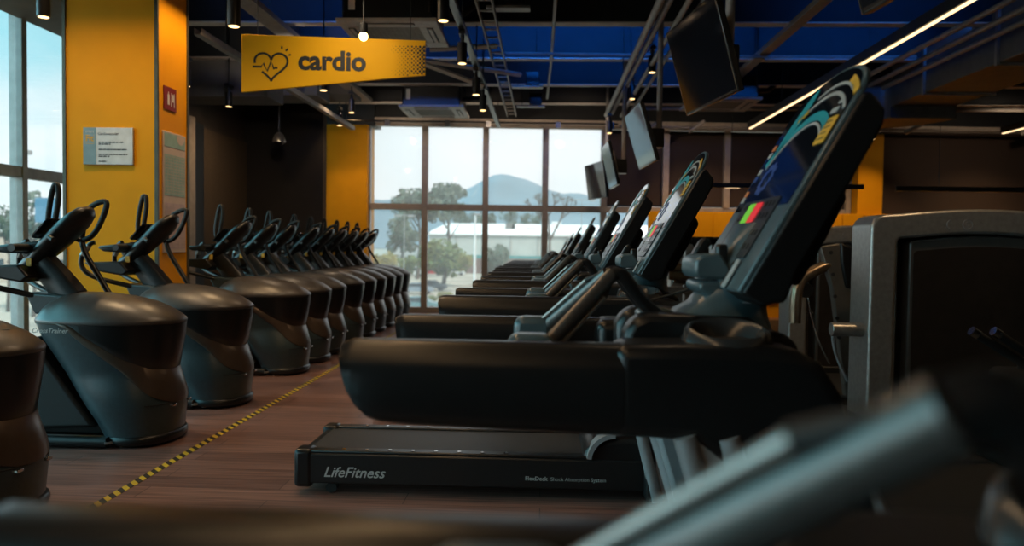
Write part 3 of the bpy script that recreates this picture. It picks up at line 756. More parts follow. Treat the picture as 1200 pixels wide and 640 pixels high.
tag(cd, 'thin bent grey conduit running up the middle of the blue ceiling', 'conduit')
cw = MB().tube([(-3.4, 12.1, 3.1), (1.15, 12.3, 3.1)], .014, 8).build('sprinkler_pipe', DST)
tag(cw, 'thin dark pipe with brackets crossing just above the window top', 'pipe')
m = MB()
for x in (-2.5, -1.55, -.9, .2, 1.05): m.box(x - .04, x + .04, 12.1 + (x + 3.4) * .044 - .03, 12.1 + (x + 3.4) * .044 + .03, 3.02, 3.12)
m.build('pipe_brackets', DST, cw)
cw2 = MB().tube([(1.2, 12.55, 3.10), (9.3, 12.75, 3.10)], .02, 8).build('ceiling_conduit', GALV); tag(cw2, 'straight grey conduit along the top of the brown blinds', 'conduit')
m = MB()
for x in (1.6, 2.3, 5.7, 7.5): m.tube([(x, 12.5, 3.02), (x + .22, 12.35, 3.16)], .035, 8)
m.build('bracket_arms', GALV, cw2)
# roof bracing left of the tracks
br = thing('roof_brace', 'grey steel braces meeting right of the hanging sign', 'brace', (0, 0, 0))
for a, b in (((-1.3, 8.6, 3.32), (-.55, 8.6, 3.36)), ((-1.6, 8.9, 3.3), (-.30, 9.3, 3.2)), ((-1.9, 8.6, 3.36), (-.72, 8.9, 2.98))):
    MB().tube([a, b], .03, 4).build('brace_bar', BEAMM, br)
# duct with elbow at right
du = thing('air_duct', 'large grey rectangular air duct with curved elbow at upper right', 'air duct')
MB().box(4.55, 5.35, 2.0, 10.4, 3.05, 3.6).build('duct_run', DUCT, du, .01)
for y in (3.5, 5.0, 6.5, 8.0, 9.5): MB().box(4.52, 5.38, y - .02, y + .02, 3.02, 3.63).build('duct_flange', GALV, du)
m = MB()
rings = []
for k in range(9):
    a = R(90 * k / 8); rings.append([Vector((4.45 - 0.0 + (.10 + rr) * math.cos(a) - .0, 10.4 + (.10 + rr) * math.sin(a), z)) for rr, z in ((0, 2.9), (.85, 2.9), (.85, 3.45), (0, 3.45))])
m.loft(rings).build('duct_elbow', DUCT, du)
MB().box(3.75, 4.46, 10.5, 11.35, 2.9, 3.45).build('duct_branch', DUCT, du, .008)
for k, (x, z) in enumerate(((4.0, 3.32), (4.18, 3.28), (4.36, 3.25))):
    pp = alongY('ceiling_pipe', ['left', 'middle', 'right'][k] + ' one of the three dark pipes running beside the air duct', 'pipe', GALV, x, z, 2.0, 10.2, pipe(.03), 'pipes beside the duct')
# far right cross pipes
for k, (a, b, r, lab) in enumerate((((6.2, 10.2, 3.06), (9.5, 9.3, 3.4), .04, 'sloping brown pipe at far right below the duct'), ((1.5, 11.9, 3.28), (9.4, 11.9, 3.28), .03, 'long brown pipe crossing the dark ceiling at right'),
                                   ((1.6, 9.2, 3.40), (4.3, 9.2, 3.40), .02, 'thin pipe crossing the blue ceiling behind the big television'), ((-.6, 9.0, 3.38), (1.8, 9.0, 3.36), .018, 'thin dark pipe crossing the blue ceiling left of the television pipes'))):
    cp = tag(MB().tube([a, b], r, 8).build('cross_pipe', GALV if k else DUCT), lab, 'pipe')
    for u in (.2, .8):
        q = Vector(a).lerp(Vector(b), u); MB().tube([q, (q.x, q.y, ZD)], .006, 6).build('hanger_rod', DST, cp)
# small boxes on the trays in the blue ceiling
for k, (x, y, z, lab) in enumerate(((-.30, 7.4, 3.42, 'small black junction box nearest in the blue ceiling bay'), (-.18, 10.4, 3.30, 'small dark junction box low in the blue ceiling bay'), (-.15, 11.5, 3.24, 'dark junction box just above the window header'))):
    jb = thing('junction_box', lab, 'junction box', (x, y, z), 0, 'ceiling junction boxes')
    MB().box(-.09, .09, -.09, .09, 0, .17).build('box', BLK, jb, .006)
    MB().box(-.28, .14, -.07, .07, -.03, -.005).build('shelf', GALV, jb, .003)
    h = MB(); hang(h, -.2, 0, 0, .006); 
    h = MB().tube([(-.2, 0, 0), (-.2, 0, ZD - z)], .006, 6).build('hanger_rods', DST, jb)

# ------------------------------------------------------------------ ceiling cassettes
def cassette():
    t = thing('ceiling_air_conditioner', 'x', 'air conditioner')
    m = MB(); o_, i_ = .47, .27
    m.box(-o_, o_, -o_, -i_, 0, .035); m.box(-o_, o_, i_, o_, 0, .035); m.box(-o_, -i_, -i_, i_, 0, .035); m.box(i_, o_, -i_, i_, 0, .035)
    m.build('fascia', ACW, t, .008)
    g = MB()
    for k in range(17): g.box(-i_, i_, -i_ + .008 + k * .032, -i_ + .022 + k * .032, .004, .02)
    for k in range(12): g.box(-i_ + k * .048, -i_ + .006 + k * .048, -i_, i_, .006, .016)
    g.build('grille', mat('cassette_grille', (.22, .19, .16), .5), t)
    for k in range(4):
        c, s = math.cos(k * math.pi / 2), math.sin(k * math.pi / 2)
        M = Matrix(((c, -s, 0, 0), (s, c, 0, 0), (0, 0, 1, 0), (0, 0, 0, 1)))
        f = MB().box(.34, .405, -.25, .25, -.004, .01, M).build('air_slot', INK, t)
        MB().box(.36, .39, -.24, .24, -.012, -.005, M).build('louvre', ACW, f)
    MB().box(-.42, .42, -.42, .42, .035, .33).build('casing', BLK2, t, .01)
    MB().box(-.36, -.30, -.425, -.42, .12, .27).build('label_plate', SIGNW, t)
    for x in (-.40, .40):
        for y in (-.43, .43): MB().tube([(x, y, .1), (x, y, 1.28)], .009, 6).build('hanger_rod', DST, t)
    MB().tube([(.42, 0, .2), (.75, 0, .22), (.9, .1, .6)], .035, 8, smooth=1).build('refrigerant_pipe', RUB, t)
    return t
ac = cassette()
ACS = [((-1.48, 7.55, 3.19), 'white ceiling air conditioner partly hidden behind the cardio sign'), ((-1.65, 11.5, 3.12), 'white ceiling air conditioner just above the window, left of centre'), ((2.42, 10.9, 3.14), 'ceiling air conditioner behind the largest television')]
for k, (p, lab) in enumerate(ACS):
    o = ac if k == 0 else copy_tree(ac)
    o.location = p; tag(o, lab, 'air conditioner', 'ceiling air conditioners')
# ------------------------------------------------------------------ spotlights
def spot_thing():
    t = thing('spotlight', 'x', 'spotlight')
    MB().tube([(0, 0, 0), (0, 0, .18)], .043, 18).build('lamp_body', BLK2, t, .005)
    MB().tube([(0, 0, -.002), (0, 0, .006)], .034, 18).build('lamp_lens', LAMP, t)
    MB().tube([(0, 0, .18), (0, 0, .26)], .018, 8).build('stem', BLK, t)
    MB().box(-.03, .03, -.07, .07, .245, .28).build('track_adapter', BLK, t, .004)
    return t
spt = spot_thing()
SPOTS = [((274, 31), 5.0, 'black spotlight left of the cardio sign, above its top corner'), ((218, 101), 7.2, 'black spotlight low beside the yellow column, left of the cardio sign'),
         ((379, 106), 8.0, 'spotlight under the lower edge of the cardio sign'), ((537, 28), 6.6, 'nearest spotlight on the track right of the cardio sign'),
         ((549, 77), 8.1, 'second spotlight along the track right of the cardio sign'), ((559, 113), 9.7, 'third spotlight along the track, above the window'),
         ((568, 131), 11.0, 'fourth spotlight along the track, lowest above the window'), ((764, 85), 8.6, 'spotlight left of the largest television'),
         ((741, 116), 10.2, 'spotlight over the second television'), ((412, 132), 10.6, 'spotlight below the cardio sign near the window corner'),
         ((51, 20), 5.2, 'spotlight at top left by the edge of the yellow column'), ((714, 156), 11.6, 'small spotlight near the window top right corner'),
         ((398, 147), 11.75, 'small lit spotlight above the far yellow column'), ((1022, 163), 12.3, 'small lit spotlight over the narrow yellow column at right'),
         ((268, 125), 9.5, 'dark spotlight hanging by the stepped ceiling at left')]
for k, ((x, y), Y, lab) in enumerate(SPOTS):
    o = spt if k == 0 else copy_tree(spt)
    tag(o, lab, 'spotlight', 'ceiling spotlights')
    if 'along the track' in lab or 'on the track' in lab:
        o.location = (-.74, 1.6 * F / (289 - y), 2.738); continue
    o.location = at(x, y, Y)
    h = MB().tube([(0, 0, .27), (0, 0, ZD - o.location.z)], .008, 6).build('drop_rod', DST, o)
b = thing('pendant_lamp', 'round bare bulb pendant glowing at the cardio sign top edge', 'lamp', tuple(at(426, 42, 5.6)))
rings = [[Vector((r * math.cos(2 * math.pi * k / 16), r * math.sin(2 * math.pi * k / 16), z)) for k in range(16)] for r, z in ((.008, -.035), (.022, -.028), (.03, -.012), (.03, .005), (.02, .022))]
MB().loft(rings).build('bulb', mat('bulb_glow', (1, .8, .5), .5, emit=(1, .62, .22), estr=12), b)
MB().tube([(0, 0, .015), (0, 0, .09)], .03, 14).build('socket', BLK2, b)
MB().tube([(0, 0, .08), (0, 0, 1.6)], .005, 6).build('cord', RUB, b)
p = at(327, 166, 11.0)
dm = thing('security_camera', 'dark dome camera hanging before the dark end wall', 'camera', tuple(p))
rings = [[Vector((r * math.cos(2 * math.pi * k / 20), r * math.sin(2 * math.pi * k / 20), z)) for k in range(20)] for r, z in ((.01, -.07), (.05, -.055), (.078, -.02), (.085, .0))]
MB().loft(rings).build('dome', GLS, dm)
rings = [[Vector((r * math.cos(2 * math.pi * k / 20), r * math.sin(2 * math.pi * k / 20), z)) for k in range(20)] for r, z in ((.092, -.01), (.092, .02), (.06, .10), (.03, .13))]
MB().loft(rings).build('housing', STL, dm); MB().tube([(0, 0, .12), (0, 0, ZD - p.z)], .012, 8).build('drop_rod', DST, dm)

# ------------------------------------------------------------------ strip lights and pendant bars
def strip(x, z, y0, y1, lab):
    t = thing('strip_light', lab, 'strip light', (x, y0, z), 0, 'linear strip lights')
    L = y1 - y0
    MB().box(-.035, .035, 0, L, .006, .10).build('housing', BLK, t, .004)
    MB().box(-.016, .016, .01, L - .01, -.004, .0058).build('diffuser', LEDM, t)
    m = MB()
    for k in range(3): m.tube([(0, L * (.1 + .4 * k), .1), (0, L * (.1 + .4 * k), ZD - z)], .004, 6)
    m.build('suspension_wires', DST, t)
strip(2.98, 2.90, -3.5, 11.4, 'long glowing strip light crossing the upper right of the photo')
strip(6.75, 2.90, 6.0, 11.7, 'short glowing strip light at the far right edge')
def bar(x0, x1, y, z, lab, lit):
    t = thing('pendant_bar', lab, 'pendant lamp', (x0, y, z), 0, 'black pendant bars')
    MB().box(0, x1 - x0, -.03, .03, 0, .07).build('housing', BLK, t, .004)
    if lit is not None: MB().box(lit - .1, lit + .1, -.012, .012, -.004, -.0005).build('diffuser', LEDM, t)
    m = MB()
    for u in (.15, .9): m.tube([((x1 - x0) * u, 0, .07), ((x1 - x0) * u, 0, ZD - z)], .004, 6)
    m.build('suspension_wires', DST, t)
bar(2.35, 4.55, 11.2, 2.02, 'black pendant bar partly behind the big console', .35)
bar(5.0, 9.0, 11.2, 2.0, 'long black pendant bar at the right edge before the brown panel', None)

# ------------------------------------------------------------------ cardio sign
S0, S1 = at(283, 108, 6.0), at(500, 88, 6.12)
T0, T1 = at(284.5, 40, 6.0), at(500, 47.5, 6.12)
xa = Vector((T1.x - T0.x, T1.y - T0.y, 0)); Wd = xa.length; xa.normalize()
cs = thing('cardio_sign', 'yellow hanging cardio sign with heartbeat heart and dotted corner', 'sign', tuple(S0), math.atan2(xa.y, xa.x))
zb1, zt0, zt1 = S1.z - S0.z, T0.z - S0.z, T1.z - S0.z
SY = mat('sign_yellow', (.80, .40, .006), .6, spec=.15, var=.03, scale=3)
MB().prism([(0, 0), (Wd, zb1), (Wd, zt1), (0, zt0)], 0, .03).build('panel', SY, cs, .002)
def SM(u, z, w=-.0012): return MX((u, w, z), (1, 0, 0), (0, 0, 1))
su = lambda px: (px - 284) / 216 * Wd
text('cardio', su(430) - su(350), INK, cs, SM(su(350), zt0 - .262), bold=.035)
sz = lambda py: zt0 - (py - 40) / 150
def ribbon(pts, wd, closed=False):
    P = [Vector((su(x), sz(y))) for x, y in pts]; m = MB(); L = []; Rr = []
    for i, p in enumerate(P):
        t = (P[min(i + 1, len(P) - 1)] - P[max(i - 1, 0)]).normalized(); nn = Vector((-t.y, t.x)) * wd
        L.append(p + nn); Rr.append(p - nn)
    for i in range(len(P) - 1):
        m.prism([(L[i].x, L[i].y), (L[i + 1].x, L[i + 1].y), (Rr[i + 1].x, Rr[i + 1].y), (Rr[i].x, Rr[i].y)], -.0014, .0)
    return m
def heart(a):
    # heart outline in sign pixels, centred near (318,76)
    x = 16 * math.sin(a) ** 3; y = 13 * math.cos(a) - 5 * math.cos(2 * a) - 2 * math.cos(3 * a) - math.cos(4 * a)
    return (318.5 + x * 1.2, 75.2 - y * 1.13)
pts = [heart(R(d)) for d in range(-97, 238, 4)]
ribbon(pts, .0085).build('heart_outline', INK, cs)
ribbon([(297, 77.5), (307, 77.5), (309.5, 73.5), (314, 82.5), (318.5, 71), (322, 80), (325.5, 77.5), (326, 78)][:6] + [(323, 78.5), (326, 78.5)], .008).build('pulse_line', INK, cs)
for a, b in (((331, 53), (331, 56.5)), ((338, 56), (335.5, 58.5)), ((341.5, 62.5), (339, 63.5))): ribbon([a, b], .007).build('spark', INK, cs)
m = MB()
for i in range(14):
    for j in range(17):
        x, y = 498.5 - i * 4.8 - (j % 2) * 2.4, 49.8 + j * 2.4
        if x < 440: continue
        s = (x - 440) / 60
        r = .0118 * max(0, s * 1.1 - (.5 if 3 < j < 12 else .2) * (1 - s) - .1)
        if r > .0012 and sz(y) > (su(x) / Wd) * zb1 + .012: m.prism(ell_poly(su(x), sz(y), r, r, 0, 8), -.0012, .0)
m.build('dot_pattern', INK, cs)
for u, zz in ((.12, zt0), (Wd - .12, zt1)):
    MB().tube([(u, .015, zz - .02), (u, .015, ZD - S0.z)], .003, 6).build('suspension_wire', DST, cs)

# ------------------------------------------------------------------ televisions
def television():
    t = thing('television', 'x', 'television')
    W, H = .41, .275
    MB().box(-.018, .022, -W, W, -H, H).build('bezel', BLK3, t, .006)
    MB().box(-.0195, -.0182, -W + .012, W - .012, -H + .018, H - .012).build('screen', GLS, t)
    MB().box(-.0205, -.017, -W + .004, -W + .010, -H + .004, H - .004).build('edge_trim', CHR, t)
    MB().box(-.0205, -.017, W - .010, W - .004, -H + .004, H - .004).build('edge_trim', CHR, t)
    MB().box(.022, .05, -.26, .26, -.2, .16).build('back_cover', BEIGE, t, .015)
    MB().box(.05, .10, -.1, .1, -.1, .1).build('wall_bracket', DST, t, .004)
    return t
tv0 = television()
TVS = [((.93, 4.68, 2.27), 9, 16, 'largest television tilted down, yellow reflection on its dark screen'), ((.92, 7.45, 2.20), 3.5, 17, 'second television from the front, screen mirroring pale sky'),
       ((.83, 9.85, 2.18), 1.5, 13, 'third television, seen almost edge on beside the window'), ((.80, 12.0, 2.17), 16, 8, 'small farthest television overlapping the window right edge'),
       ((0.99, 2.1, 2.15), 6, 15, 'television corner poking in at the top edge above the big console')]
MB().tube([(.17, 0, -.06), (.17, 0, ZD - 2.2)], .028, 12).build('ceiling_pole', GALV, tv0)
MB().box(.09, .21, -.06, .06, -.1, .08).build('pole_head', DST, tv0, .005)
for k, (p, yaw, tilt, lab) in enumerate(TVS):
    o = tv0 if k == 0 else copy_tree(tv0)
    o.location = p; o.rotation_euler = (0, 0, R(yaw)); tag(o, lab, 'television', 'ceiling televisions')
    for ch in o.children:
        if ch.name.startswith('ceiling_pole'): ch.scale.z = (ZD - p[2]) / (ZD - 2.2)
        elif not ch.name.startswith('pole_head'): ch.rotation_euler = (0, R(-tilt), 0)

# ------------------------------------------------------------------ weight machines at right
def stack_frame(t, W, H, D, dark):
    # arch: two posts and a curved top bar
    def arch(x0, x1, z1, rise, rad):
        out = [(x0, 0)]
        n = 8
        for k in range(n + 1):
            a = R(180 - 80 * k / n); out.append((x0 + rad + rad * math.cos(a), z1 - rad * .95 + rad * math.sin(a)))
        for k in range(1, 12):
            u = k / 12; out.append((x0 + rad + (x1 - x0 - 2 * rad) * u, z1 + rise * math.sin(math.pi * u)))
        for k in range(n + 1):
            a = R(80 - 80 * k / n); out.append((x1 - rad + rad * math.cos(a), z1 - rad * .95 + rad * math.sin(a)))
        out.append((x1, 0)); return out
    o = arch(0, W, H, .045, .09); i = arch(.165, W - .165, H - .15, .035, .04)
    MB().box(.08, W - .08, D - .035, D - .02, .06, H - .08).build('back_panel', dark, t)
    i = [(p[0], p[1]) for p in i]
    no, ni = len(o), len(i)
    m = MB()
    vs = [Vector((x, 0, z)) for x, z in o] + [Vector((x, 0, z)) for x, z in i] + [Vector((x, D, z)) for x, z in o] + [Vector((x, D, z)) for x, z in i]
    fs = []
    for k in range(no - 1):
        k2 = k + 1
        fs += [(k, k2, no + k2, no + k), (no + ni + k, no + ni + no + k, no + ni + no + k2, no + ni + k2), (k, no + ni + k, no + ni + k2, k2), (no + k, no + k2, no + ni + no + k2, no + ni + no + k)]
    m.add(vs, fs)
    m.build('frame', STL, t, .02, 3, ang=50)
    p = arch(.26, W - .19, H - .16, .035, .03)
    sh = MB().prism(p, .035, D - .04).build('shroud', dark, t, .012)
    p2 = arch(.285, W - .215, H - .225, .03, .03)
    MB().prism(p2, .027, .034).build('shroud_panel', mat('smoked_panel', (.022, .017, .014), .24), sh)
    for x in (.185, .215): MB().tube([(x, .12, .05), (x, .12, H - .17)], .009, 8).build('guide_rod', CHR, t)
    em = MB().prism(arc_poly(.60, H - .055, .026, .034, 0, 359, 24), -.004, 0.001).build('round_emblem', GRY, t)
    m = MB().prism(arc_poly(.60, H - .055, .006, .018, 30, 330, 16), -.004, 0.001); m.build('emblem_swirl', GRY, t)
    MB().prism(arc_poly(.50, H - .055, .026, .032, 100, 260, 12), -.004, 0.001).build('emblem_arc', GRY, t)
    MB().box(.19, W - .19, .12, D - .06, .08, .55).build('weight_stack', BLK, t, .005)
    MB().box(0, W, 0, D, 0, .06).build('base', DST, t, .01)
SHR = mat('shroud_plastic', (.06, .055, .05), .32)
ma = thing('weight_stack_machine', 'silver framed weight machine nearest at right with smoked shroud', 'weight machine', (2.09, 5.0, 0))
stack_frame(ma, 1.42, 1.365, .32, SHR)
# its exercise arm on the left
MB().tube([(.04, .1, .62), (-.2, .1, .62)], .045, 12).build('side_arm', STL, ma, .004)
mb_ = thing('weight_stack_machine', 'darker weight machine standing behind the nearest silver one', 'weight machine', (2.28, 7.2, 0))
stack_frame(mb_, 1.5, 1.33, .32, SHR)
mc = thing('lever_arm_machine', 'dark leaning lever with curved bronze handle and cable between the weight machines', 'exercise machine', (1.88, 5.75, 0))
MB().prism([(.14, 1.16), (.29, 1.19), (.33, 1.10), (.52, .06), (.36, .06), (.24, .86)], -.04, .04).build('lever_plate', mat('lever_steel', (.12, .105, .09), .35, metal=.35), mc, .01)
MB().prism([(.28, 1.2), (.37, 1.16), (.42, 1.0), (.43, .86), (.33, .86), (.29, 1.05)], -.06, .06).build('counter_pad', BLK2, mc, .02, 3)
MB().tube([(.22, 0, 1.03), (.10, -.02, .98), (.0, -.04, .92), (-.03, -.05, .80), (-.03, -.05, .60)], .042, 14, smooth=3).build('curved_handle', mat('bronze_steel', (.34, .25, .17), .28, metal=.8), mc)
for z in (1.12, .96, .80, .64, .5): MB().tube([(.22 + (1.12 - z) * .12, -.045, z), (.22 + (1.12 - z) * .12, -.035, z)], .014, 12).build('bolt', INK, mc)
MB().tube([(.06, -.02, .9), (.08, -.02, .7), (.16, -.02, .45), (.24, -.02, .3)], .006, 6, smooth=2).build('cable', CHR, mc)
MB().tube([(.05, -.03, .84), (.05, .03, .84)], .055, 16).build('pulley', BLK, mc)
MB().tube([(.24, -.05, .58), (.25, -.07, .4), (.36, -.06, .18)], .012, 8, smooth=2).build('hose', GRY, mc)
MB().box(.05, .75, -.06, .06, 0, .06).build('base', DST, mc, .01)
# bench machine with two grips in front of the nearest stack
mg = thing('seated_press_machine', 'dark padded machine with two black grips in chrome caps, right edge', 'exercise machine', (2.35, 4.2, 0))
for dx in (0, .115):
    g = MB().tube([(-.03 + dx, 0, .70), (.30 + dx, .03, .50)], .023, 14).build('grip', RUB, mg)
    MB().tube([(-.055 + dx, -.002, .715), (-.02 + dx, 0, .694)], .026, 16).build('chrome_cap', CHR, g)
MB().prism([(.22, .08), (.65, .08), (.70, .62), (.26, .56)], -.10, .12).build('seat_frame', DST, mg, .02)
MB().prism(rounded(.15, .70, .40, .50, .04), -.2, .2).build('seat', RUB, mg, .02)
MB().box(.1, .8, -.2, .2, 0, .08).build('base', DST, mg, .01)
# small machines far behind
md = thing('roller_pad_machine', 'small far silver frame machine with brown roller pads behind the big console', 'exercise machine', (1.42, 9.2, 0))
for x in (.25, .55, .95): MB().prism(rounded(x, x + .09, 0, 1.27 if x < .9 else 1.2, .03), -.05, .05).build('post', STL, md, .008)
MB().box(.2, 1.2, -.05, .05, 1.17, 1.28).build('top_bar', DST, md, .02)
MB().box(-.02, 1.2, -.09, -.03, .60, .69).build('cross_bar', STL, md, .01)
for z, x in ((.82, .05), (.92, .05)):
    pd = MB().tube([(x, -.15, z), (x + .52, -.15, z - .02)], .05, 16).build('roller_pad', mat('brown_vinyl', (.10, .06, .03), .35), md)
MB().tube([(.1, -.15, .76), (.25, -.1, .74)], .03, 12).build('chrome_end', CHR, md)
MB().box(-.03, .05, -.06, .02, 0, .98).build('side_post', STL, md, .01)
MB().box(0, 1.2, -.3, .3, 0, .06).build('base', DST, md, .01)
me_ = thing('weight_stack_machine', 'farthest low weight machine, its dark top showing left of the big console', 'weight machine', (1.75, 10.6, 0))
stack_frame(me_, 1.3, 1.26, .3, SHR)
# ------------------------------------------------------------------ outside
GZ = -5.0
def gY(y, x=560): return (CH - GZ) * F / (y - (VY + ROLL * (x - VX)))
struct(MB().box(-260, 160, 14.5, 420, GZ - .5, GZ), 'ground_outside', mat('parking_ground', (.36, .31, .25), .9, scale=.15, var=.3))
struct(MB().box(-260, -5.2, -120, 14.5, GZ - .5, GZ), 'ground_left', mat('parking_ground', (.36, .31, .25), .9))
m = MB(); rng = random.Random(5)
# hills: one continuous range mesh far away
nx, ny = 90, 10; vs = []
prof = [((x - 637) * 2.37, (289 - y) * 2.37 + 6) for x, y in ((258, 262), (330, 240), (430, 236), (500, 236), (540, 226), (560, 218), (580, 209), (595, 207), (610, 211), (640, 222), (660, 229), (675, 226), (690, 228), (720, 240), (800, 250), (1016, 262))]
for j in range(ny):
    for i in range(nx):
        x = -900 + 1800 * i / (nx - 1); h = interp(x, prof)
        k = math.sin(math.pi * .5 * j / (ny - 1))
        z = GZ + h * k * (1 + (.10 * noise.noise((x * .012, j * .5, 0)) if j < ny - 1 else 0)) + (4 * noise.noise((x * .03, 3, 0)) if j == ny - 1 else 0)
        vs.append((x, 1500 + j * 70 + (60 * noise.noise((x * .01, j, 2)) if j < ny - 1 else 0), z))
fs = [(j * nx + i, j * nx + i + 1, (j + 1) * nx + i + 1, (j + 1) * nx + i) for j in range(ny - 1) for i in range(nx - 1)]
m.add(vs, fs); o = m.build('hills', mat('haze_tinted_hills', (.15, .215, .26), .95, scale=.01, var=.1)); o['kind'] = 'structure'  # blue distance haze is mixed into the hill colour
m = MB(); m.box(-1500, 1500, 420, 2300, GZ - 2, GZ - 1); struct(m, 'plain', mat('plain_ground', (.3, .33, .3), .95, scale=.02))

# long low building with white roof
WALLG = mat('pale_grey_cladding', (.40, .42, .40), .8, scale=.3); WROOF = mat('white_metal_roof', (.80, .80, .80), .6); BRICK = mat('brown_base_wall', (.16, .10, .085), .8)
b = thing('warehouse', 'long pale low building with white roof across the parking lot', 'building')
x0 = at(503, 280, 174).x
MB().box(x0, 70, 174, 214, GZ, 3.8).build('walls', WALLG, b)
m = MB().prism([(173.4, 3.7), (173.4, 4.1), (209, 7.4), (214, 7.4), (214, 3.7)], x0 - .4, 70, 'x'); m.build('roof', WROOF, b)
MB().box(x0 + .02, 70, 173.85, 174, GZ, -1.6).build('base_wall', BRICK, b)
MB().box(x0, 70, 173.8, 174.01, -1.5, -.85).build('teal_band', mat('teal_band', (.06, .22, .22), .6), b)
m = MB()
for k in range(9): m.box(x0 + 6 + k * 6.2, x0 + 6.15 + k * 6.2, 173.8, 174, -.8, 3.7)
m.build('wall_joints', mat('joint_grey', (.25, .26, .26), .8), b)
for (x, y0_, y1_, mm) in ((598, 262, 273, DUCT), (652, 260, 270, SIGNW), (606, 263, 268, WROOF), (622, 268, 272, DUCT)):
    p = at(x, y1_, 190); q = at(x, y0_, 190); MB().box(p.x - 1.2, p.x + 1.2, 189, 191, p.z - 1.2, q.z).build('roof_unit', mm, b)
b2 = thing('shed', 'small grey gabled shed left of the long building', 'building')
p = at(478, 305, 184)
MB().box(p.x - 5, p.x + 4.5, 182, 192, GZ, -1.2).build('walls', WALLG, b2); MB().prism([(p.x - 5.3, -1.3), (p.x + 4.7, -1.3), (p.x + 1, 1.0), (p.x - 1, 1.0)], 181.5, 192.5).build('roof', mat('grey_roof', (.35, .36, .36), .7), b2)

# trees
LEAF = [mat('leaf_dark_green', (.055, .085, .045), .8, scale=.6, var=.4), mat('leaf_olive', (.12, .15, .05), .8, scale=.6, var=.4), mat('leaf_yellow_green', (.22, .20, .07), .8, scale=.6, var=.35), mat('leaf_grey_green', (.09, .12, .085), .8, scale=.6, var=.35)]
BARK = mat('bark', (.10, .075, .06), .9)
def tree(x, ytop, ybase, wpx, Y, leaf, lab, blobs=14, per=120, trunk=True, name='tree', flat=1.0, seed=1, bushy=False):
    rng = random.Random(seed)
    top = at(x, ytop, Y); sc_ = Y / F; rad = wpx * sc_ / 2
    bz = max(GZ, at(x, ybase, Y).z) if ybase else GZ
    t = thing(name, lab, 'tree' if name != 'shrub' else 'shrub', (top.x, Y, GZ), 0)
    H = top.z - GZ; c0 = bz - GZ
    m = MB()
    for _ in range(blobs):
        a = rng.uniform(0, 6.283); u = rng.random() ** .5
        zc_ = c0 + (H - c0) * (.25 + .62 * rng.random())
        wz = math.sin(math.pi * min(1, max(.12, (zc_ - c0) / (H - c0)))) ** .6
        cx, cy = rad * .75 * u * wz * math.cos(a), rad * .75 * u * wz * math.sin(a)
        br_ = rad * rng.uniform(.28, .45)
        for _ in range(per):
            d = Vector((rng.gauss(0, 1), rng.gauss(0, 1), rng.gauss(0, 1))).normalized() * br_ * rng.uniform(.55, 1)
            p = Vector((cx + d.x, cy + d.y, min(H, zc_ + d.z * flat)))
            s = rad * rng.uniform(.05, .10)
            e1 = Vector((rng.gauss(0, 1), rng.gauss(0, 1), rng.gauss(0, 1))).normalized() * s; e2 = e1.orthogonal().normalized() * s * .7
            m.add([p - e1, p + e2, p + e1, p - e2], [(0, 1, 2, 3)])
    m.build('foliage', LEAF[leaf], t)
    if trunk:
        m = MB(); m.tube([(0, 0, 0), (.1 * rad, 0, H * .4), (0, .1, H * .8)], [rad * .09, rad * .03], 7)
        for k in range(5):
            a = k * 1.3; m.tube([(0, 0, H * (.35 + .08 * k)), (rad * .5 * math.cos(a), rad * .5 * math.sin(a), H * (.55 + .08 * k))], [rad * .04, rad * .015], 5)
        m.build('trunk', BARK, t)
tree(470, 250, 305, 46, 130, 3, 'tall dark tree left of the first window mullion', 18, 130, seed=2)
tree(490, 222, 262, 62, 141, 3, 'tall spreading tree top behind the first mullion, left half', 18, 120, seed=3)
tree(524, 212, 270, 58, 151, 3, 'tallest spreading eucalyptus crown right of the first mullion', 18, 120, flat=.7, seed=4)
tree(520, 281, 328, 66, 118, 1, 'round olive green tree in front of the long building', 20, 130, seed=5)
tree(583, 285, 330, 40, 122, 3, 'round grey green tree before the building, beside the second mullion', 16, 130, seed=6)
tree(545, 297, 325, 26, 104, 2, 'small yellow green bush beside the olive tree', 10, 110, False, 'shrub', seed=7)
tree(448, 292, 330, 44, 106, 2, 'yellowish shrub at the left edge of the back window', 14, 110, False, 'shrub', seed=8)
tree(478, 300, 325, 36, 125, 1, 'green shrub between the yellowish shrub and the first mullion', 12, 110, False, 'shrub', seed=9)
tree(521, 343, 362, 22, 88, 2, 'low dry bush near the bottom of the window', 8, 90, False, 'shrub', seed=12)
tree(506, 346, 364, 18, 80, 1, 'small low green bush beside the dry bush', 8, 90, False, 'shrub', seed=13)
for k, (x, yt, wpx) in enumerate(((548, 250, 34), (572, 249, 32), (596, 247, 26), (612, 249, 24), (628, 247, 26))):
    tree(x, yt, 270, wpx, 240 + (k % 2) * 14, 3, ['tree behind the white roof, first right of the eucalyptus', 'tree behind the white roof beside the second mullion', 'middle tree behind the white roof, right of the second mullion', 'tree behind the white roof, next left of the third mullion group', 'tree behind the white roof touching the third mullion'][k], 9, 90, seed=20 + k)
def bare_tree(x, ytop, Y, lab):
    rng = random.Random(9); p = at(x, ytop, Y); H = p.z - GZ
    t = thing('bare_tree', lab, 'tree', (p.x, Y, GZ))
    m = MB()
    def grow(a, d, L, r, n):
        b_ = a + d * L; m.tube([a, b_], [r, r * .6], 5)
        if n:
            for _ in range(3):
                nd = (d + Vector((rng.uniform(-.9, .9), rng.uniform(-.5, .5), rng.uniform(-.1, .6)))).normalized(); grow(b_, nd, L * .56, r * .65, n - 1)
    grow(Vector((0, 0, 0)), Vector((0, 0, 1)), H * .48, .34, 4)
    m.build('branches', BARK, t)
bare_tree(645, 226, 128, 'leafless branching tree right of the third mullion')
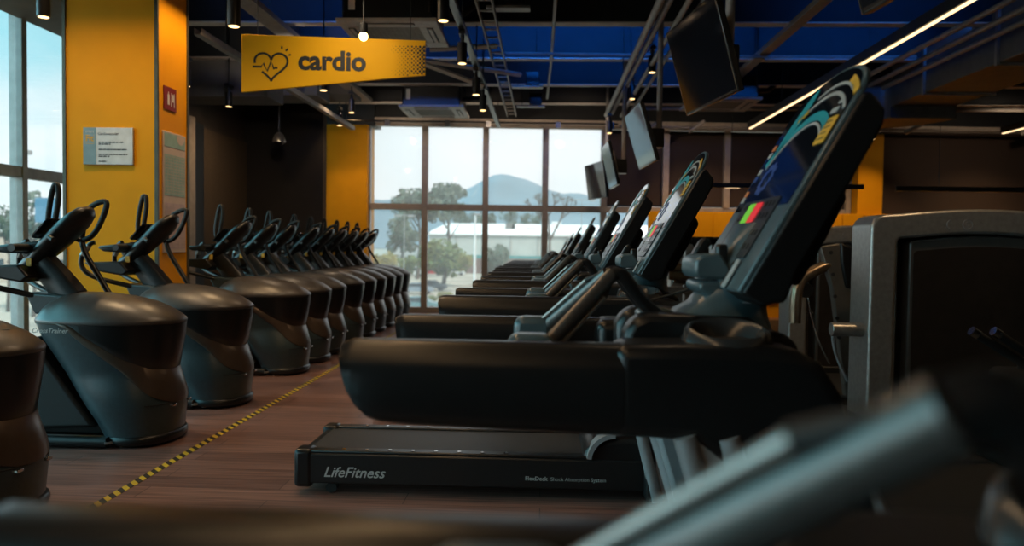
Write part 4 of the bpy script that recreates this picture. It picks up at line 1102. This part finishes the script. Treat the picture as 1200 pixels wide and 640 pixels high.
# street lamps
def lamp_post(x, ytop, Y, lab, arms, th=1.0, pm=SIGNW):
    p = at(x, ytop, Y); t = thing('street_lamp', lab, 'street lamp', (p.x, Y, GZ)); H = p.z - GZ; s = Y / F
    MB().tube([(0, 0, 0), (0, 0, H)], [s * 1.6 * th, s * .9 * th], 8).build('pole', pm, t)
    for k in arms:
        MB().box(min(0, k * 12 * s), max(0, k * 12 * s), -.1, .1, H - .1, H + .02).build('arm', pm, t)
        MB().box(k * 12 * s - .5, k * 12 * s + .5, -.2, .2, H - .25, H).build('lamp_head', GRY, t)
lamp_post(557, 250, 100, 'white pole standing before the long building', (.25,))
lamp_post(682, 234, 140, 'double armed street lamp at the right window pane', (-1, 1), .45, GRY)
lamp_post(474, 252, 112, 'slim double armed street lamp by the dark tree', (-.7, .7), .35, GRY)
# cars
TYRE = mat('tyre', (.02, .02, .02), .8); WINDS = mat('car_glass', (.03, .04, .05), .1)
def car(x, ybase, wpx, colr, lab, name='car'):
    Y = gY(ybase, x); p = at(x, ybase, Y); L = 4.4
    t = thing(name, lab, 'car' if name == 'car' else 'truck', (p.x, Y, GZ), 0, 'parked vehicles outside')
    cm = mat('car_paint_%d' % (int(colr[0] * 100) + int(colr[2] * 1000)), colr, .25, var=.03)
    h = L / 2
    body = [(-h, .35), (-h, .75), (-h * .9, .9), (-h * .55, .95), (-h * .3, 1.42), (h * .25, 1.45), (h * .58, .98), (h * .95, .85), (h, .6), (h, .35)]
    if name == 'truck': body = [(-h, .4), (-h, 1.05), (-.1, 1.05), (-.1, 1.85), (h * .45, 1.85), (h * .65, 1.15), (h, 1.05), (h, .4)]
    MB().prism(body, -.85, .85).build('body', cm, t, .05)
    win_ = [(-h * .48, .97), (-h * .27, 1.36), (h * .22, 1.38), (h * .48, 1.0)] if name == 'car' else [(0, 1.15), (0, 1.75), (h * .4, 1.75), (h * .55, 1.15)]
    MB().prism(win_, -.87, .87).build('windows', WINDS, t)
    for wx in (-h * .62, h * .62):
        for wy in (-.8, .8): MB().tube([(wx, wy - .1, .33), (wx, wy + .1, .33)], .33, 14).build('wheel', TYRE, t)
for a in ((506, 323, 24, (.42, .03, .03), 'red parked car beside the first window mullion'), (488, 345, 34, (.20, .24, .28), 'blue grey parked car left of the first mullion'), (505, 341, 30, (.06, .07, .08), 'dark parked car right of the first mullion, lower row'),
          (470, 325, 20, (.55, .55, .55), 'white parked car at the left of the lot'), (438, 327, 20, (.30, .32, .34), 'grey parked car at the window left edge'), (533, 323, 20, (.5, .5, .5), 'white parked car beside the red one'),
          (490, 366, 44, (.10, .20, .22), 'teal car nearest below the window, behind the last elliptical')): car(*a)
car(484, 324, 20, (.60, .60, .58), 'white parked truck near the grey shed', 'truck')
# view through the left glazing
def ltree(x, yt, yb, w, Y, leaf, lab, sd): tree(x, yt, yb, w, Y, leaf, lab, 12, 100, seed=sd)
ltree(38, 222, 300, 60, 60, 3, 'grey green tree outside the left glazing', 31)
ltree(8, 232, 300, 50, 64, 0, 'darker tree outside the far left window edge', 32)
lamp_post(17, 176, 45, 'tall street lamp outside the left glazing', (.8,))
b3 = thing('shop_building', 'beige low building outside the left glazing', 'building')
p = at(30, 280, 110); MB().box(p.x - 25, p.x + 14, 108, 125, GZ, p.z + 1).build('walls', mat('beige_render', (.40, .33, .27), .8, scale=.3), b3)
MB().box(p.x - 25.5, p.x + 14.5, 107.5, 125.5, p.z + 1, p.z + 1.6).build('parapet', WROOF, b3)
m = MB()
for k in range(8): m.box(p.x - 22 + k * 4.4, p.x - 19.5 + k * 4.4, 107.9, 108, GZ + 1, GZ + 3.4)
m.build('shopfront_glazing', WINDS, b3)
s_ = thing('pylon_sign', 'blue pylon sign outside beside the yellow column', 'sign'); q = at(56, 232, 58); q2 = at(56, 285, 58)
MB().box(q.x - .9, q.x + .9, 57.8, 58.2, q2.z + 1.6, q.z).build('sign_face', mat('pylon_blue', (.04, .15, .26), .5), s_)
MB().box(q.x - .2, q.x + .2, 57.9, 58.1, GZ, q2.z + 1.6).build('pole', GRY, s_)
for k, (x, y, c) in enumerate(((33, 313, (.45, .45, .46)), (50, 318, (.35, .06, .05)), (12, 322, (.10, .12, .15)))):
    car(x, y, 30, c, ['pale parked car outside the left glazing', 'dark red parked car outside left, beside the yellow column', 'dark parked car at the left photo edge outside'][k])

# ------------------------------------------------------------------ world and lamps
w = bpy.data.worlds.new('sky'); sc.world = w; w.use_nodes = True; nt = w.node_tree; bg = nt.nodes['Background']
tc = nt.nodes.new('ShaderNodeTexCoord'); sx = nt.nodes.new('ShaderNodeSeparateXYZ'); nt.links.new(tc.outputs['Generated'], sx.inputs[0])
cr1 = nt.nodes.new('ShaderNodeValToRGB')                       # side: -X is blue-green, +Y is whitish
cr1.color_ramp.elements[0].position = .16; cr1.color_ramp.elements[0].color = (.15, .52, .63, 1)
cr1.color_ramp.elements[1].position = .45; cr1.color_ramp.elements[1].color = (.80, .80, .83, 1)
mr = nt.nodes.new('ShaderNodeMapRange'); mr.inputs['From Min'].default_value = -1; mr.inputs['From Max'].default_value = 1
nt.links.new(sx.outputs['X'], mr.inputs['Value']); nt.links.new(mr.outputs['Result'], cr1.inputs['Fac'])
nz = nt.nodes.new('ShaderNodeTexNoise'); nz.inputs['Scale'].default_value = 3.2; nz.inputs['Detail'].default_value = 6
mp = nt.nodes.new('ShaderNodeMapping'); mp.inputs['Scale'].default_value = (1, 1, 2.2); nt.links.new(tc.outputs['Generated'], mp.inputs['Vector']); nt.links.new(mp.outputs['Vector'], nz.inputs['Vector'])
# clouds gather low over the horizon
mz = nt.nodes.new('ShaderNodeMapRange'); mz.inputs['From Min'].default_value = .0; mz.inputs['From Max'].default_value = .30; mz.inputs['To Min'].default_value = .35; mz.inputs['To Max'].default_value = -.12
nt.links.new(sx.outputs['Z'], mz.inputs['Value'])
ad = nt.nodes.new('ShaderNodeMath'); ad.operation = 'ADD'; nt.links.new(nz.outputs['Fac'], ad.inputs[0]); nt.links.new(mz.outputs['Result'], ad.inputs[1])
cr2 = nt.nodes.new('ShaderNodeValToRGB'); cr2.color_ramp.elements[0].position = .48; cr2.color_ramp.elements[1].position = .8
nt.links.new(ad.outputs[0], cr2.inputs['Fac'])
mx = nt.nodes.new('ShaderNodeMix'); mx.data_type = 'RGBA'; nt.links.new(cr2.outputs['Color'], mx.inputs['Factor']); nt.links.new(cr1.outputs['Color'], mx.inputs['A']); mx.inputs['B'].default_value = (.70, .74, .77, 1)
nt.links.new(mx.outputs['Result'], bg.inputs['Color']); 
# unseen bright patch of sky added at left behind, to brighten the room
dt = nt.nodes.new('ShaderNodeVectorMath'); dt.operation = 'DOT_PRODUCT'; nt.links.new(tc.outputs['Generated'], dt.inputs[0]); dt.inputs[1].default_value = (-.93, -.22, .28)
mg_ = nt.nodes.new('ShaderNodeMapRange'); mg_.interpolation_type = 'SMOOTHSTEP'; mg_.inputs['From Min'].default_value = .66; mg_.inputs['From Max'].default_value = .92; mg_.inputs['To Min'].default_value = .88; mg_.inputs['To Max'].default_value = 4.6
nt.links.new(dt.outputs['Value'], mg_.inputs['Value']); nt.links.new(mg_.outputs['Result'], bg.inputs['Strength'])

def light(kind, name, loc, energy, color, direction=None, **k):
    l = bpy.data.lights.new(name, kind); l.energy = energy; l.color = color
    for a, v in k.items(): setattr(l, a, v)
    o = bpy.data.objects.new(name, l); COL.objects.link(o); o.location = loc
    if direction: o.rotation_euler = Vector(direction).to_track_quat('-Z', 'Y').to_euler()
    return o
light('SUN', 'sun', (0, 0, 20), 1.9, (1, .93, .82), (-.45, .55, -.75), angle=R(.6))
WARM = (1, .66, .34)
def spot(name, loc, d, e, size=70, blend=.7, col=WARM): light('SPOT', name, loc, e, col, d, spot_size=R(size), spot_blend=blend, shadow_soft_size=.05)
spot('spot_column_front', (-3.25, 4.95, 3.7), (-.05, .5, -1), 62, 160, .35)
spot('spot_column_side', (-2.45, 6.0, 3.6), (-.45, .0, -1), 72, 120, .9)
spot('spot_far_column', (-3.1, 11.75, 3.45), (0, .22, -1), 36, 80, .8)
spot('spot_right_column', (5.4, 12.3, 3.2), (0, .25, -1), 40, 80, .8)
spot('spot_sign', (-1.45, 5.35, 2.95), (-.05, .62, -.45), 13, 110, 1.0, (1, .80, .55))
for k, (x, e) in enumerate(((2.6, 42), (4.2, 38), (7.3, 48))): spot('spot_cladding_%d' % k, (x, 11.9, 3.1), (0, .42, -1), e, 100, .9)
spot('spot_soffit', (-2.6, 7.6, 2.9), (-.15, 1, .12), 26, 90, .9, (1, .85, .7))
spot('spot_left_wall', (-3.7, 10.0, 2.95), (-.6, .35, -1), 20, 120, .9)
spot('spot_machines', (2.9, 4.2, 3.3), (.05, .25, -1), 34, 100, .9)
spot('spot_machines_back', (2.4, 6.3, 3.3), (.05, .2, -1), 36, 80, .9)
for k, (x, y, e) in enumerate(((-1.2, 4.2, 24), (-1.2, 6.8, 18), (-1.2, 9.4, 18), (.6, 3.2, 6), (.6, 6.2, 16), (.6, 9.2, 16), (-2.6, 4.6, 16), (-2.8, 8.2, 18), (-2.8, 10.4, 18))):
    spot('aisle_downlight_%d' % k, (x, y, 3.25), (0, .05, -1), e, 120, .9, (1, .72, .46))
for k, x in enumerate((-2.3, -.9, .5, 2.6, 4.5, 7)): spot('spot_window_head_%d' % k, (x, 11.3, 3.12), (0, 1, -.55), 16, 130, 1.0, (1, .74, .5))
light('AREA', 'aisle_unseen_glow', (-.79, .7, 2.893), 17, (1, .62, .30), (0, 0, -1), shape='RECTANGLE', size=.04, size_y=7.2)  # unseen warm light added over the aisle, without a fixture
BLUE = (.01, .19, 1)
for k, (x, y, sx_, e) in enumerate(((.6, 8.5, 3.2, 46), (.9, 9.9, 2.4, 16), (3.6, 8.5, 2.0, 15), (-2.2, 8.5, 1.4, 14), (-2.4, 7.0, 1.2, 8), (3.4, 7.0, 1.8, 8))):
    light('AREA', 'blue_led_%d' % k, (x, y, 3.56), e * .24, BLUE, (0, 1, .3), shape='RECTANGLE', size=sx_, size_y=.06, spread=R(95))
sc.view_settings.view_transform = 'Standard'; sc.view_settings.look = 'None'; sc.view_settings.gamma = 1; sc.view_settings.exposure = 0.8
sc.view_settings.use_curve_mapping = False
sc.cycles.max_bounces = 8; sc.cycles.transparent_max_bounces = 12; sc.cycles.sample_clamp_indirect = 4
sc.cycles.use_denoising = True
